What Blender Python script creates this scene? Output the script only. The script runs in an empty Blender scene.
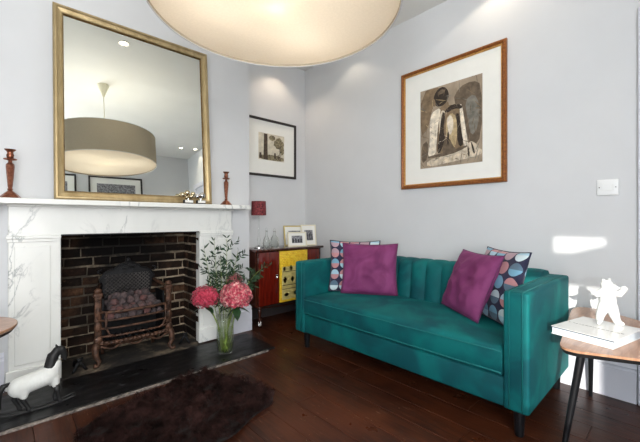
import bpy, bmesh, math, random
from mathutils import Vector, Matrix, Euler, noise
random.seed(7)
C = bpy.context.scene
COL = C.collection
R = math.radians
PI = math.pi

# ------------------------------------------------------------------ materials
def srgb(r, g, b):
    f = lambda c: (c/255/12.92) if c/255 <= .04045 else ((c/255+.055)/1.055)**2.4
    return (f(r), f(g), f(b), 1)

class NT:
    def __init__(s, name):
        s.m = bpy.data.materials.new(name); s.m.use_nodes = True
        s.t = s.m.node_tree; s.n = s.t.nodes; s.l = s.t.links
        s.b = s.n['Principled BSDF']; s.out = s.n['Material Output']
    def new(s, typ, **kw):
        n = s.n.new(typ)
        for k, v in kw.items(): setattr(n, k, v)
        return n
    def link(s, a, b): s.l.new(a, b)
    def coord(s, scale=(1, 1, 1), kind='Object', rot=(0, 0, 0)):
        tc = s.new('ShaderNodeTexCoord'); mp = s.new('ShaderNodeMapping')
        mp.inputs['Scale'].default_value = scale; mp.inputs['Rotation'].default_value = rot
        s.link(tc.outputs[kind], mp.inputs[0]); return mp.outputs[0]
    def noise(s, vec, scale=5, detail=4, rough=.55, dist=0):
        n = s.new('ShaderNodeTexNoise'); s.link(vec, n.inputs['Vector'])
        n.inputs['Scale'].default_value = scale; n.inputs['Detail'].default_value = detail
        n.inputs['Roughness'].default_value = rough; n.inputs['Distortion'].default_value = dist
        return n.outputs['Fac']
    def ramp(s, fac, stops, interp='LINEAR'):
        n = s.new('ShaderNodeValToRGB'); n.color_ramp.interpolation = interp
        e = n.color_ramp.elements
        while len(e) < len(stops): e.new(.5)
        for el, (p, c) in zip(e, stops): el.position = p; el.color = c
        s.link(fac, n.inputs[0]); return n.outputs[0]
    def mix(s, fac, a, b, mode='MIX'):
        n = s.new('ShaderNodeMix', data_type='RGBA', blend_type=mode)
        for i, v in ((0, fac), (6, a), (7, b)):
            if hasattr(v, 'is_linked') or hasattr(v, 'links'): s.link(v, n.inputs[i])
            else: n.inputs[i].default_value = v
        return n.outputs[2]
    def math(s, op, a, b=0.0, c=0.0):
        n = s.new('ShaderNodeMath', operation=op)
        for i, v in enumerate((a, b, c)):
            if hasattr(v, 'links'): s.link(v, n.inputs[i])
            else: n.inputs[i].default_value = v
        return n.outputs[0]
    def bump(s, h, strength=.3, dist=.01):
        n = s.new('ShaderNodeBump'); n.inputs['Strength'].default_value = strength
        n.inputs['Distance'].default_value = dist
        s.link(h, n.inputs['Height']); s.link(n.outputs[0], s.b.inputs['Normal'])
    def set(s, **kw):
        for k, v in kw.items(): s.b.inputs[k.replace('_', ' ')].default_value = v

def plain(name, col, rough=.5, metal=0, var=.06, scale=12, bump=0, sheen=0, coat=0, spec=.5):
    t = NT(name); v = t.coord()
    n = t.noise(v, scale, 4)
    a = tuple(c*(1-var*2) for c in col[:3])+(1,); b = tuple(min(1, c*(1+var*2)) for c in col[:3])+(1,)
    t.link(t.ramp(n, [(.3, a), (.7, b)]), t.b.inputs['Base Color'])
    t.set(Roughness=rough, Metallic=metal, Sheen_Weight=sheen, Coat_Weight=coat)
    t.b.inputs['Specular IOR Level'].default_value = spec
    if bump: t.bump(t.noise(v, scale*4, 5), bump, .004)
    return t.m

M = {}
M['wall'] = plain('wall_paint', srgb(212, 214, 216), .7, var=.01, scale=3, bump=.05, spec=.3)
M['ceiling'] = plain('ceiling_paint', srgb(232, 232, 228), .8, var=.01, scale=3, spec=.2)
M['trim'] = plain('trim_paint', srgb(214, 216, 226), .4, var=.01, scale=5)
M['shaded_skirt'] = plain('alcove_skirting_painted_shade', srgb(52, 46, 46), .6, var=.08)  # shade under the sideboard painted into the skirting colour
M['black_metal'] = plain('black_metal', srgb(22, 23, 26), .35, .3, var=.1)
M['dark_wood'] = plain('dark_leg_wood', srgb(30, 22, 18), .35, var=.2)
M['white_glaze'] = plain('white_glaze', srgb(216, 217, 216), .35, var=.01, coat=.3)
M['paper'] = plain('mount_board', srgb(236, 236, 230), .8, var=.008)
M['page'] = plain('page_block', srgb(196, 206, 214), .8, var=.02, scale=60)
M['black_frame'] = plain('black_frame', srgb(34, 28, 26), .4, var=.1)
M['chrome'] = plain('silver', srgb(215, 215, 215), .15, 1, var=.03)
M['chrome_gold'] = plain('champagne_silver', srgb(214, 200, 170), .18, 1, var=.03)
M['brass'] = plain('brass', srgb(190, 160, 95), .3, 1, var=.05)
M['black_paint'] = plain('black_paint', srgb(24, 24, 25), .55, var=.15)
M['white_paint'] = plain('white_horse_paint', srgb(222, 224, 220), .5, var=.03, scale=30)
M['switch'] = plain('switch_plastic', srgb(236, 238, 238), .3, var=.005)
M['navy'] = plain('navy_edge', srgb(35, 60, 80), .6, var=.05)
M['ink'] = plain('ink', srgb(120, 122, 122), .8, var=.2, scale=200)
M['cone'] = plain('cream_plastic', srgb(225, 222, 200), .5, var=.01)
M['red_lamp'] = plain('patterned_red_fabric', srgb(118, 48, 52), .8, var=.45, scale=70)

def make_wood_floor():
    t = NT('floorboards'); v = t.coord()
    sp = t.new('ShaderNodeSeparateXYZ'); t.link(v, sp.inputs[0])
    bx = t.math('FLOOR', t.math('DIVIDE', t.math('ADD', sp.outputs[0], 1.4), .168))
    cb = t.new('ShaderNodeCombineXYZ'); t.link(bx, cb.inputs[0])
    wn = t.new('ShaderNodeTexWhiteNoise', noise_dimensions='3D'); t.link(cb.outputs[0], wn.inputs['Vector'])
    v2 = t.coord((14, 1.1, 14)); off = t.new('ShaderNodeVectorMath', operation='ADD')
    t.link(v2, off.inputs[0]); t.link(wn.outputs['Color'], off.inputs[1])
    g = t.noise(off.outputs[0], 3.0, 7, .62, .7)
    col = t.ramp(g, [(.25, srgb(26, 12, 8)), (.45, srgb(52, 25, 15)), (.6, srgb(74, 38, 22)), (.8, srgb(40, 20, 13))])
    tint = t.ramp(wn.outputs['Value'], [(0, (.62, .6, .6, 1)), (1, (1.0, 1.0, 1.0, 1))])
    col = t.mix(1.0, col, tint, 'MULTIPLY')
    worn = t.noise(t.coord((1, .7, 1)), 1.6, 3)
    col = t.mix(t.ramp(worn, [(.45, (0, 0, 0, 1)), (.7, (.5, .5, .5, 1))]), col, srgb(104, 52, 25))
    sc = t.noise(t.coord((40, 2.4, 1)), 4, 2, .5, .4)
    col = t.mix(t.ramp(sc, [(.69, (0, 0, 0, 1)), (.76, (.6, .6, .6, 1))]), col, srgb(158, 128, 106))
    spk = t.noise(t.coord((1, .5, 1)), 60, 2, .5)
    col = t.mix(t.ramp(spk, [(.74, (0, 0, 0, 1)), (.78, (.8, .8, .8, 1))]), col, srgb(190, 160, 130))
    t.link(col, t.b.inputs['Base Color'])
    t.link(t.ramp(t.noise(v, 6, 4), [(.3, (.26, .26, .26, 1)), (.8, (.5, .5, .5, 1))]), t.b.inputs['Roughness'])
    t.b.inputs['Specular IOR Level'].default_value = .28
    t.bump(g, .25, .004); return t.m
M['floor'] = make_wood_floor()

def make_marble():
    t = NT('white_marble'); v = t.coord((1, 1, .55), rot=(0, R(28), R(20)))
    n = t.noise(v, 2.6, 9, .6, 1.6)
    vein = t.math('ABSOLUTE', t.math('SUBTRACT', n, .5))
    f = t.ramp(vein, [(0, (1, 1, 1, 1)), (.012, (.3, .3, .3, 1)), (.03, (0, 0, 0, 1))])
    m = t.noise(v, 1.7, 3); mask = t.ramp(m, [(.46, (0, 0, 0, 1)), (.62, (.85, .85, .85, 1))])
    ff = t.math('MULTIPLY', f, mask)
    base = t.ramp(t.noise(v, 3.5, 5), [(.3, srgb(224, 226, 222)), (.7, srgb(236, 237, 233))])
    t.link(t.mix(ff, base, srgb(142, 148, 150)), t.b.inputs['Base Color']); t.set(Roughness=.32)
    return t.m
M['marble'] = make_marble()

def make_slate():
    t = NT('black_slate'); v = t.coord((1, 2.5, 1))
    n = t.noise(v, 9, 8, .7, .5)
    col = t.ramp(n, [(.3, srgb(8, 8, 9)), (.58, srgb(20, 20, 22)), (.68, srgb(74, 74, 76)), (.74, srgb(18, 18, 20))])
    t.link(col, t.b.inputs['Base Color'])
    t.link(t.ramp(t.noise(v, 5, 4), [(.3, (.25, .25, .25, 1)), (.7, (.55, .55, .55, 1))]), t.b.inputs['Roughness'])
    t.b.inputs['Specular IOR Level'].default_value = .3
    t.bump(n, .4, .004); return t.m
M['slate'] = make_slate()
M['kerb'] = plain('worn_edge', srgb(120, 112, 106), .8, var=.45, scale=40, bump=.4)
def make_ash():
    t = NT('sooty_stone'); v = t.coord(); n = t.noise(v, 5, 6, .65)
    t.link(t.ramp(n, [(.35, srgb(20, 18, 17)), (.52, srgb(46, 40, 34)), (.66, srgb(116, 102, 84))]), t.b.inputs['Base Color'])
    t.set(Roughness=.95); t.bump(n, .6, .01); return t.m
M['ash'] = make_ash()

def velvet(name, dark, light, scale=5):
    t = NT(name); v = t.coord((1, 1, 1))
    n = t.noise(v, scale, 3, .5, .8)
    t.link(t.ramp(n, [(.4, dark), (.62, light)]), t.b.inputs['Base Color'])
    t.set(Roughness=.7, Sheen_Weight=.14, Sheen_Roughness=.3)
    t.b.inputs['Sheen Tint'].default_value = tuple(min(1, c*3.5+.03) for c in light[:3])+(1,)
    t.b.inputs['Specular IOR Level'].default_value = .25
    t.bump(t.noise(v, 260, 3), .08, .002); return t.m
M['teal'] = velvet('teal_velvet', srgb(0, 70, 77), srgb(0, 102, 102), 3.2)
M['teal_seam'] = plain('teal_piping', srgb(4, 108, 108), .7, var=.05)
M['purple'] = velvet('purple_velvet', srgb(108, 42, 88), srgb(132, 62, 110), 5)
M['purple_seam'] = plain('purple_piping', srgb(96, 40, 84), .7, var=.05)
M['navy_seam'] = plain('navy_piping', srgb(34, 34, 62), .7, var=.05)

def make_dots():
    t = NT('half_dot_fabric')
    uv = t.new('ShaderNodeTexCoord').outputs['UV']; sp = t.new('ShaderNodeSeparateXYZ'); t.link(uv, sp.inputs[0])
    u = t.math('MULTIPLY', sp.outputs[0], 5.0); w = t.math('MULTIPLY', sp.outputs[1], 4.7)
    fu, fw = t.math('FRACT', u), t.math('FRACT', w)
    du, dw = t.math('SUBTRACT', fu, .5), t.math('SUBTRACT', fw, .5)
    d = t.math('SQRT', t.math('ADD', t.math('MULTIPLY', du, du), t.math('MULTIPLY', dw, dw)))
    inside = t.math('LESS_THAN', d, .445)
    half = t.math('GREATER_THAN', dw, 0.0)
    cb = t.new('ShaderNodeCombineXYZ'); t.link(t.math('FLOOR', u), cb.inputs[0]); t.link(t.math('FLOOR', w), cb.inputs[1])
    t.link(t.math('MULTIPLY', half, 3.7), cb.inputs[2])
    wn = t.new('ShaderNodeTexWhiteNoise', noise_dimensions='3D'); t.link(cb.outputs[0], wn.inputs['Vector'])
    pal = t.ramp(wn.outputs['Value'], [(0, srgb(170, 205, 222)), (.2, srgb(196, 140, 144)), (.4, srgb(92, 118, 138)),
                 (.55, srgb(205, 222, 228)), (.72, srgb(120, 170, 196)), (.86, srgb(178, 150, 160))], 'CONSTANT')
    t.link(t.mix(inside, srgb(36, 36, 66), pal), t.b.inputs['Base Color'])
    t.set(Roughness=.85, Sheen_Weight=.2); return t.m
M['dots'] = make_dots()

def soot_mask(t, v):
    d = t.new('ShaderNodeVectorMath', operation='DISTANCE'); t.link(v, d.inputs[0]); d.inputs[1].default_value = (.74, 3.3, 1.0)
    k = t.math('ADD', d.outputs['Value'], t.math('MULTIPLY', t.noise(v, 5, 5, .7), .55))
    return t.ramp(k, [(.52, (.96, .96, .96, 1)), (.82, (0, 0, 0, 1))])
def make_brick(name, a, b):
    t = NT(name); v = t.coord()
    n = t.noise(v, 26, 6, .7)
    c = t.ramp(n, [(.3, a), (.6, b), (.78, srgb(120, 92, 70))])
    soot = t.noise(v, 3.2, 4)
    c = t.mix(t.ramp(soot, [(.4, (0, 0, 0, 1)), (.62, (.85, .85, .85, 1))]), c, srgb(20, 17, 15))
    c = t.mix(soot_mask(t, v), c, srgb(9, 8, 8))
    t.link(c, t.b.inputs['Base Color']); t.set(Roughness=.95)
    t.b.inputs['Specular IOR Level'].default_value = .15
    t.bump(n, .7, .008); return t.m
M['brick'] = [make_brick('sooty_brick', srgb(30, 21, 17), srgb(58, 40, 31)), make_brick('brown_brick', srgb(50, 36, 28), srgb(90, 64, 47)),
              make_brick('black_brick', srgb(20, 16, 14), srgb(40, 30, 24))]
def make_mortar():
    t = NT('old_mortar'); v = t.coord(); n = t.noise(v, 18, 6, .7)
    c = t.ramp(n, [(.3, srgb(106, 90, 74)), (.6, srgb(196, 178, 152))])
    so = t.noise(v, 2.6, 4)
    c = t.mix(t.ramp(so, [(.42, (0, 0, 0, 1)), (.6, (.88, .88, .88, 1))]), c, srgb(30, 25, 21))
    c = t.mix(soot_mask(t, v), c, srgb(12, 11, 10))
    t.link(c, t.b.inputs['Base Color']); t.set(Roughness=1); t.bump(n, .8, .01); return t.m
M['mortar'] = make_mortar()
M['iron'] = plain('rusty_cast_iron', srgb(84, 58, 44), .55, .35, var=.4, scale=30, bump=.5)
M['lattice_iron'] = plain('worn_lattice_iron', srgb(84, 80, 78), .5, .4, var=.2)
M['iron_black'] = plain('black_cast_iron', srgb(26, 26, 28), .5, .5, var=.3, scale=30, bump=.3)
def make_coal():
    t = NT('ash_coated_coal'); oi = t.new('ShaderNodeObjectInfo'); v = t.coord()
    a = t.ramp(oi.outputs['Random'], [(0, srgb(50, 44, 46)), (.5, srgb(92, 78, 78)), (1, srgb(106, 66, 62))])
    n = t.noise(v, 40, 4); t.link(t.mix(t.ramp(n, [(.4, (0, 0, 0, 1)), (.65, (.7, .7, .7, 1))]), a, srgb(58, 52, 54)), t.b.inputs['Base Color'])
    t.set(Roughness=.9); t.bump(n, .6, .004); return t.m
M['coal'] = make_coal()

def make_gold(name, a, b, sc=(3, 3, 3), rough=.32, metal=.75):
    t = NT(name); n = t.noise(t.coord(sc), 9, 5, .6)
    t.link(t.ramp(n, [(.3, a), (.7, b)]), t.b.inputs['Base Color']); t.set(Roughness=rough, Metallic=metal)
    t.bump(n, .15, .003); return t.m
M['gold'] = make_gold('aged_gold_leaf', srgb(160, 140, 100), srgb(190, 170, 130), (2, 2, .6), .38, .55)
M['gold_dark'] = make_gold('bronzed_gilt', srgb(110, 82, 44), srgb(160, 128, 76))
M['walnut_gilt'] = make_gold('walnut_frame', srgb(112, 62, 24), srgb(164, 100, 44), (8, 8, 8), .35, .25)
M['bead_gilt'] = make_gold('gilt_slip', srgb(176, 124, 60), srgb(214, 166, 96), (8, 8, 8), .35, .5)
M['copper'] = make_gold('copper', srgb(110, 62, 46), srgb(172, 112, 86), (6, 6, 6), .3, .85)

def make_table_wood():
    t = NT('pale_oak_veneer'); n = t.noise(t.coord((2, 16, 2), rot=(0, 0, R(30))), 4, 6, .6, .5)
    t.link(t.ramp(n, [(.3, srgb(148, 106, 80)), (.7, srgb(186, 144, 114))]), t.b.inputs['Base Color'])
    t.set(Roughness=.3, Coat_Weight=.3); return t.m
M['table'] = make_table_wood()
def make_lacquer(name, a, b, rough=.18):
    t = NT(name); n = t.noise(t.coord((18, 18, 1.4)), 4, 6, .6, .6)
    t.link(t.ramp(n, [(.3, a), (.7, b)]), t.b.inputs['Base Color']); t.set(Roughness=rough, Coat_Weight=.5); return t.m
M['mahogany'] = make_lacquer('red_lacquered_wood', srgb(70, 14, 8), srgb(122, 30, 16))
M['dark_mahogany'] = make_lacquer('dark_mahogany', srgb(44, 20, 14), srgb(76, 34, 22))
def make_yellow():
    t = NT('yellow_painted_panel'); v = t.coord()
    n = t.noise(v, 34, 3); c = t.ramp(n, [(.35, srgb(236, 184, 30)), (.6, srgb(255, 220, 60)), (.72, srgb(226, 140, 30))])
    br = t.new('ShaderNodeTexBrick'); t.link(t.coord((1, 1, 1), rot=(R(90), 0, 0)), br.inputs['Vector'])
    br.inputs['Scale'].default_value = 14; br.inputs['Mortar Size'].default_value = .02
    br.inputs['Color1'].default_value = (1, 1, 1, 1); br.inputs['Color2'].default_value = (.9, .9, .9, 1)
    br.inputs['Mortar'].default_value = (.42, .32, .1, 1)
    t.link(t.mix(.55, c, br.outputs['Color'], 'MULTIPLY'), t.b.inputs['Base Color']); t.set(Roughness=.4, Coat_Weight=.3); return t.m
M['yellow'] = make_yellow()
M['mot_red'] = plain('red_enamel', srgb(150, 30, 30), .4)
M['mot_green'] = plain('green_enamel', srgb(40, 110, 70), .4)
M['mot_dark'] = plain('dark_enamel', srgb(50, 34, 24), .4)
M['mot_cream'] = plain('cream_enamel', srgb(206, 190, 120), .5, var=.1)

def make_glass(name, tint=(1, 1, 1, 1), rough=0.0, mixf=.35):
    t = NT(name); t.n.remove(t.b)
    g = t.new('ShaderNodeBsdfGlass'); g.inputs['Color'].default_value = tint; g.inputs['IOR'].default_value = 1.35
    g.inputs['Roughness'].default_value = rough
    tr = t.new('ShaderNodeBsdfTransparent'); tr.inputs[0].default_value = tint
    mx = t.new('ShaderNodeMixShader'); mx.inputs[0].default_value = mixf
    t.link(tr.outputs[0], mx.inputs[1]); t.link(g.outputs[0], mx.inputs[2]); t.link(mx.outputs[0], t.out.inputs[0]); return t.m
M['glass'] = make_glass('clear_glass', (.99, 1, .995, 1), 0, .3)
M['water'] = make_glass('water', (.97, .99, .975, 1), 0, .2)
def make_pane():
    t = NT('window_pane'); t.n.remove(t.b)
    tr = t.new('ShaderNodeBsdfTransparent'); gl = t.new('ShaderNodeBsdfGlossy'); gl.inputs['Roughness'].default_value = .02
    mx = t.new('ShaderNodeMixShader'); mx.inputs[0].default_value = .05
    t.link(tr.outputs[0], mx.inputs[1]); t.link(gl.outputs[0], mx.inputs[2]); t.link(mx.outputs[0], t.out.inputs[0]); return t.m
M['pane'] = make_pane()
def make_mirror():
    t = NT('mirror_silvering'); n = t.noise(t.coord(), 2, 2)
    t.link(t.ramp(n, [(.3, (.84, .87, .83, 1)), (.7, (.86, .885, .85, 1))]), t.b.inputs['Base Color'])
    t.set(Metallic=1, Roughness=.005); return t.m
M['mirror'] = make_mirror()
def make_shade(name, col, trans=.35):
    t = NT(name); t.n.remove(t.b)
    v = t.coord((1, 1, 1)); n = t.noise(v, 90, 2)
    c = t.ramp(n, [(.3, tuple(x*.95 for x in col[:3])+(1,)), (.7, col)])
    d = t.new('ShaderNodeBsdfDiffuse'); tr = t.new('ShaderNodeBsdfTranslucent')
    t.link(c, d.inputs[0]); t.link(c, tr.inputs[0])
    mx = t.new('ShaderNodeMixShader'); mx.inputs[0].default_value = trans
    t.link(d.outputs[0], mx.inputs[1]); t.link(tr.outputs[0], mx.inputs[2]); t.link(mx.outputs[0], t.out.inputs[0]); return t.m
M['shade_fabric'] = make_shade('oatmeal_fabric', srgb(190, 178, 158), .06)
M['diffuser'] = make_shade('cream_diffuser', srgb(246, 240, 230), .6)
def make_emit(name, col, s):
    t = NT(name); t.b.inputs['Emission Color'].default_value = col; t.b.inputs['Emission Strength'].default_value = s
    t.b.inputs['Base Color'].default_value = col; return t.m
M['bulb'] = make_emit('lit_bulb', srgb(255, 240, 215), 9)
M['leaf'] = plain('olive_leaf', srgb(26, 58, 30), .5, var=.35, scale=25)
M['leaf_dark'] = plain('hydrangea_leaf', srgb(34, 66, 34), .5, var=.3, scale=25)
M['stem'] = plain('green_stem', srgb(122, 142, 58), .5, var=.2)
def make_petal(name, a, b, c_):
    t = NT(name); n = t.noise(t.coord(), 42, 3, .6)
    t.link(t.ramp(n, [(.34, a), (.5, b), (.66, c_)]), t.b.inputs['Base Color']); t.set(Roughness=.6, Sheen_Weight=.3)
    t.b.inputs['Subsurface Weight'].default_value = 0; return t.m
M['petal_red'] = make_petal('crimson_petal', srgb(128, 12, 40), srgb(184, 30, 66), srgb(212, 84, 108))
M['petal_pink'] = make_petal('pink_petal', srgb(150, 22, 52), srgb(200, 70, 92), srgb(236, 190, 180))
M['petal_dark'] = make_petal('faded_petal', srgb(96, 34, 44), srgb(140, 62, 66), srgb(120, 74, 66))
M['fur'] = plain('dark_brown_fur', srgb(44, 28, 26), .9, var=.4, scale=18, spec=.08)
M['hide'] = plain('hide', srgb(24, 16, 15), .9, var=.2)
M['sepia_paper'] = plain('sepia_paper', srgb(160, 144, 124), .85, var=.16, scale=7)
for k, c in dict(s_dark=(52, 42, 34), s_mid=(104, 90, 74), s_brown=(128, 108, 84), s_pale=(206, 192, 170), s_light=(226, 214, 194), s_grey=(122, 118, 108), s_cream=(186, 164, 124)).items():
    M[k] = plain('sepia_'+k[2:]+'_wash', srgb(*c), .85, var=.16, scale=26)
M['photo_grey'] = plain('monochrome_print', srgb(120, 120, 124), .4, var=.6, scale=60)
M['photo_dark'] = plain('dark_print', srgb(52, 52, 58), .4, var=.6, scale=60)
M['print_sky'] = plain('print_sky', srgb(208, 200, 180), .7, var=.1, scale=20)
M['print_tree'] = plain('print_foliage', srgb(128, 118, 92), .7, var=.4, scale=60)
M['print_trunk'] = plain('print_trunk', srgb(74, 60, 48), .7, var=.2, scale=40)
M['cream_frame'] = plain('cream_frame', srgb(228, 222, 200), .5, var=.02)
M['gold_small'] = plain('pale_gold_frame', srgb(216, 196, 128), .4, .3, var=.05)
M['outside'] = plain('outside_ground', srgb(120, 120, 110), .9)

# ------------------------------------------------------------------ geometry helpers
def BM(): return bmesh.new()
def box(bm, x0, x1, y0, y1, z0, z1, bev=0, seg=2, mat=None, mi=0):
    vs = [bm.verts.new((x, y, z)) for x in (x0, x1) for y in (y0, y1) for z in (z0, z1)]
    if mat is not None:
        for v in vs: v.co = mat @ v.co
    idx = [(0, 1, 3, 2), (4, 6, 7, 5), (0, 4, 5, 1), (2, 3, 7, 6), (0, 2, 6, 4), (1, 5, 7, 3)]
    fs = [bm.faces.new([vs[i] for i in f]) for f in idx]
    for f in fs: f.material_index = mi
    if bev:
        es = list({e for f in fs for e in f.edges})
        bmesh.ops.bevel(bm, geom=es, offset=bev, segments=seg, profile=.5, affect='EDGES', clamp_overlap=True)
    return vs
def lathe(bm, prof, c=(0, 0, 0), n=28, mat=None, cap=True):
    rings = []
    for r, z in prof:
        ring = []
        for i in range(n):
            a = 2*PI*i/n; co = Vector((c[0]+r*math.cos(a), c[1]+r*math.sin(a), c[2]+z))
            if mat is not None: co = mat @ co
            ring.append(bm.verts.new(co))
        rings.append(ring)
    for a, b in zip(rings, rings[1:]):
        for i in range(n): bm.faces.new((a[i], a[(i+1) % n], b[(i+1) % n], b[i]))
    if cap:
        bm.faces.new(rings[0][::-1]); bm.faces.new(rings[-1])
def tube(bm, pts, r, n=8, closed=False):
    pts = [Vector(p) for p in pts]; rs = r if isinstance(r, (list, tuple)) else [r]*len(pts)
    rings = []; up = None
    for i, p in enumerate(pts):
        if closed: d = pts[(i+1) % len(pts)]-pts[i-1]
        else: d = pts[min(i+1, len(pts)-1)]-pts[max(i-1, 0)]
        d.normalize()
        if up is None: up = Vector((0, 0, 1)) if abs(d.z) < .9 else Vector((1, 0, 0))
        a = d.cross(up)
        if a.length < 1e-4: a = d.cross(Vector((0, 1, 0)))
        a.normalize(); b = a.cross(d).normalized(); up = b
        rings.append([bm.verts.new(p+rs[i]*(math.cos(2*PI*k/n)*a+math.sin(2*PI*k/n)*b)) for k in range(n)])
    m = len(rings)
    for i in range(m if closed else m-1):
        A, B = rings[i], rings[(i+1) % m]
        for k in range(n): bm.faces.new((A[k], A[(k+1) % n], B[(k+1) % n], B[k]))
    if not closed: bm.faces.new(rings[0][::-1]); bm.faces.new(rings[-1])
def ball(bm, c, r, seg=14, rings=9, mat=None):
    m = Matrix.Translation(c) @ Matrix.Diagonal((r[0], r[1], r[2], 1) if isinstance(r, (tuple, list)) else (r, r, r, 1))
    if mat is not None: m = Matrix.Translation(c) @ mat @ Matrix.Diagonal((r[0], r[1], r[2], 1))
    return bmesh.ops.create_uvsphere(bm, u_segments=seg, v_segments=rings, radius=1, matrix=m)['verts']
def poly(bm, pts, thick=None, nrm=None, mi=0):
    vs = [bm.verts.new(p) for p in pts]; f = bm.faces.new(vs); f.material_index = mi
    if thick:
        r = bmesh.ops.extrude_face_region(bm, geom=[f]); ev = [g for g in r['geom'] if isinstance(g, bmesh.types.BMVert)]
        bmesh.ops.translate(bm, verts=ev, vec=Vector(nrm)*thick)
    return vs
def bez(p0, p1, p2, n=10):
    p0, p1, p2 = Vector(p0), Vector(p1), Vector(p2)
    return [(1-t)**2*p0+2*t*(1-t)*p1+t*t*p2 for t in [i/n for i in range(n+1)]]
def obj(name, bm, mats, parent=None, smooth=False, world=True, auto=None):
    bmesh.ops.recalc_face_normals(bm, faces=bm.faces[:])
    me = bpy.data.meshes.new(name); bm.to_mesh(me); bm.free()
    if parent is not None and world:
        r = parent
        mw = Matrix.Identity(4)
        chain = []
        while r is not None: chain.append(r); r = r.parent
        for q in reversed(chain): mw = mw @ Matrix.LocRotScale(q.location, q.rotation_euler, q.scale)
        me.transform(mw.inverted())
    if not isinstance(mats, (list, tuple)): mats = [mats]
    for m in mats: me.materials.append(m)
    if smooth:
        me.polygons.foreach_set('use_smooth', [True]*len(me.polygons))
        if auto: me.set_sharp_from_angle(angle=R(auto))
    o = bpy.data.objects.new(name, me); COL.objects.link(o)
    if parent is not None: o.parent = parent
    return o
def tag(o, label, cat, group=None):
    o['label'] = label; o['category'] = cat
    if group: o['group'] = group
    return o
def thing(name, label, cat, loc=(0, 0, 0), rot=(0, 0, 0), group=None):
    o = bpy.data.objects.new(name, None); COL.objects.link(o); o.location = loc
    o.rotation_euler = rot; o.empty_display_size = .05
    return tag(o, label, cat, group)
def struct(name, bm, m, parent=None, smooth=False, auto=None):
    o = obj(name, bm, m, parent, smooth, auto=auto)
    if parent is None: o['kind'] = 'structure'
    return o
def dup(root, loc, rot=None, label=None, group=None):
    r = root.copy(); COL.objects.link(r); r.location = loc
    if rot is not None: r.rotation_euler = rot
    if label: r['label'] = label
    if group: r['group'] = group
    for ch in list(root.children):
        c = ch.copy(); COL.objects.link(c); c.parent = r
        for g in list(ch.children):
            d = g.copy(); COL.objects.link(d); d.parent = c
    return r

# ------------------------------------------------------------------ room shell
XW, YB, YA, ZC = 2.78, 2.98, 3.27, 2.98
XL, YR = -1.4, -1.1
OX0, OX1, OZ = .27, 1.285, 1.01        # hearth opening
bm = BM()
w = .168; nb = int((XW-XL)/w)+2
for i in range(nb):
    x0 = XL+i*w; y = YR-.1-random.random()*1.5
    while y < YA+.1:
        L = random.uniform(2.2, 3.8)
        a, b = max(y, YR-.1), min(y+L, YA+.1)
        if b-a > .02: box(bm, x0+.0012, x0+w-.0012, a+.001, b-.001, -.022, 0, bev=.0015, seg=1)
        y += L
box(bm, XL-.1, XW+.1, YR-.15, YA+.15, -.08, -.022)
struct('floor', bm, M['floor'])
bm = BM(); box(bm, XL-.15, XW+.15, YR-.2, YA+.5, ZC, ZC+.12); struct('ceiling', bm, M['ceiling'])
bm = BM(); box(bm, XW, XW+.15, YR-.2, YA+.3, -.08, ZC+.1); struct('wall_right', bm, M['wall'])
bm = BM(); box(bm, 1.80, XW, YA, YA+.15, -.08, ZC); struct('wall_alcove', bm, M['wall'])
bm = BM(); box(bm, XL, -.2, YA, YA+.15, -.08, ZC); struct('wall_far_left', bm, M['wall'])
bm = BM()
box(bm, -.2, OX0-.03, YB, YA+.2, -.08, ZC); box(bm, OX1+.03, 1.80, YB, YA+.2, -.08, ZC)
box(bm, OX0-.03, OX1+.03, YB, YA+.2, OZ+.05, ZC)
struct('wall_fireplace', bm, M['wall'])
# left wall with window_1 (the low sun comes in here)
W1 = (-1.04, -.49, .93, 1.70)
W3 = (-1.09, -.70, 1.845, 2.02)  # unseen upper slot, cut to shape the sun patch on the wall
bm = BM(); a, b, c, d = W1
box(bm, XL-.15, XL, YR-.2, a, -.08, ZC); box(bm, XL-.15, XL, b, YA+.3, -.08, ZC)
box(bm, XL-.15, XL, a, b, -.08, c); box(bm, XL-.15, XL, a, b, d, W3[2]); box(bm, XL-.15, XL, a, b, W3[3], ZC)
box(bm, XL-.15, XL, W3[1], b, W3[2], W3[3])
struct('wall_left', bm, M['wall'])
W2 = (-1.25, .42, .55, 2.75)  # unseen window, put in to pass general fill light
bm = BM(); a, b, c, d = W2
box(bm, XL, a, YR-.15, YR, -.08, ZC); box(bm, b, XW, YR-.15, YR, -.08, ZC)
box(bm, a, b, YR-.15, YR, -.08, c); box(bm, a, b, YR-.15, YR, d, ZC)
struct('wall_back', bm, M['wall'])
def window(name, axis, u0, u1, z0, z1, pos, rail, mull=0, rh=.05):
    bm = BM(); t = .04
    def b(ua, ub, za, zb, d0=-.03, d1=.03):
        if axis == 'x': box(bm, pos+d0, pos+d1, ua, ub, za, zb, .004, 1)
        else: box(bm, ua, ub, pos+d0, pos+d1, za, zb, .004, 1)
    b(u0, u0+t, z0, z1); b(u1-t, u1, z0, z1); b(u0+t, u1-t, z0, z0+t); b(u0+t, u1-t, z1-t*.6, z1)
    for r in rail: b(u0+t, u1-t, r-rh, r+rh)
    for k in range(mull):
        m = u0+(u1-u0)*(k+1)/(mull+1); b(m-.012, m+.012, z0+t, z1-t*.6, -.015, .015)
    o = struct(name, bm, M['trim'])
    bm = BM()
    if axis == 'x': box(bm, pos-.003, pos+.003, u0+.01, u1-.01, z0+.01, z1-.01)
    else: box(bm, u0+.01, u1-.01, pos-.003, pos+.003, z0+.01, z1-.01)
    obj('glazing', bm, M['pane'], o)
    return o
window('window_1', 'x', *W1, XL-.08, [], 0, .045)
bm = BM()
poly(bm, [(XL-.06, W3[0], W3[2]), (XL-.06, W3[1]-.03, W3[2]), (XL-.06, W3[0], W3[3]-.045)], .02, (1, 0, 0))
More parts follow.
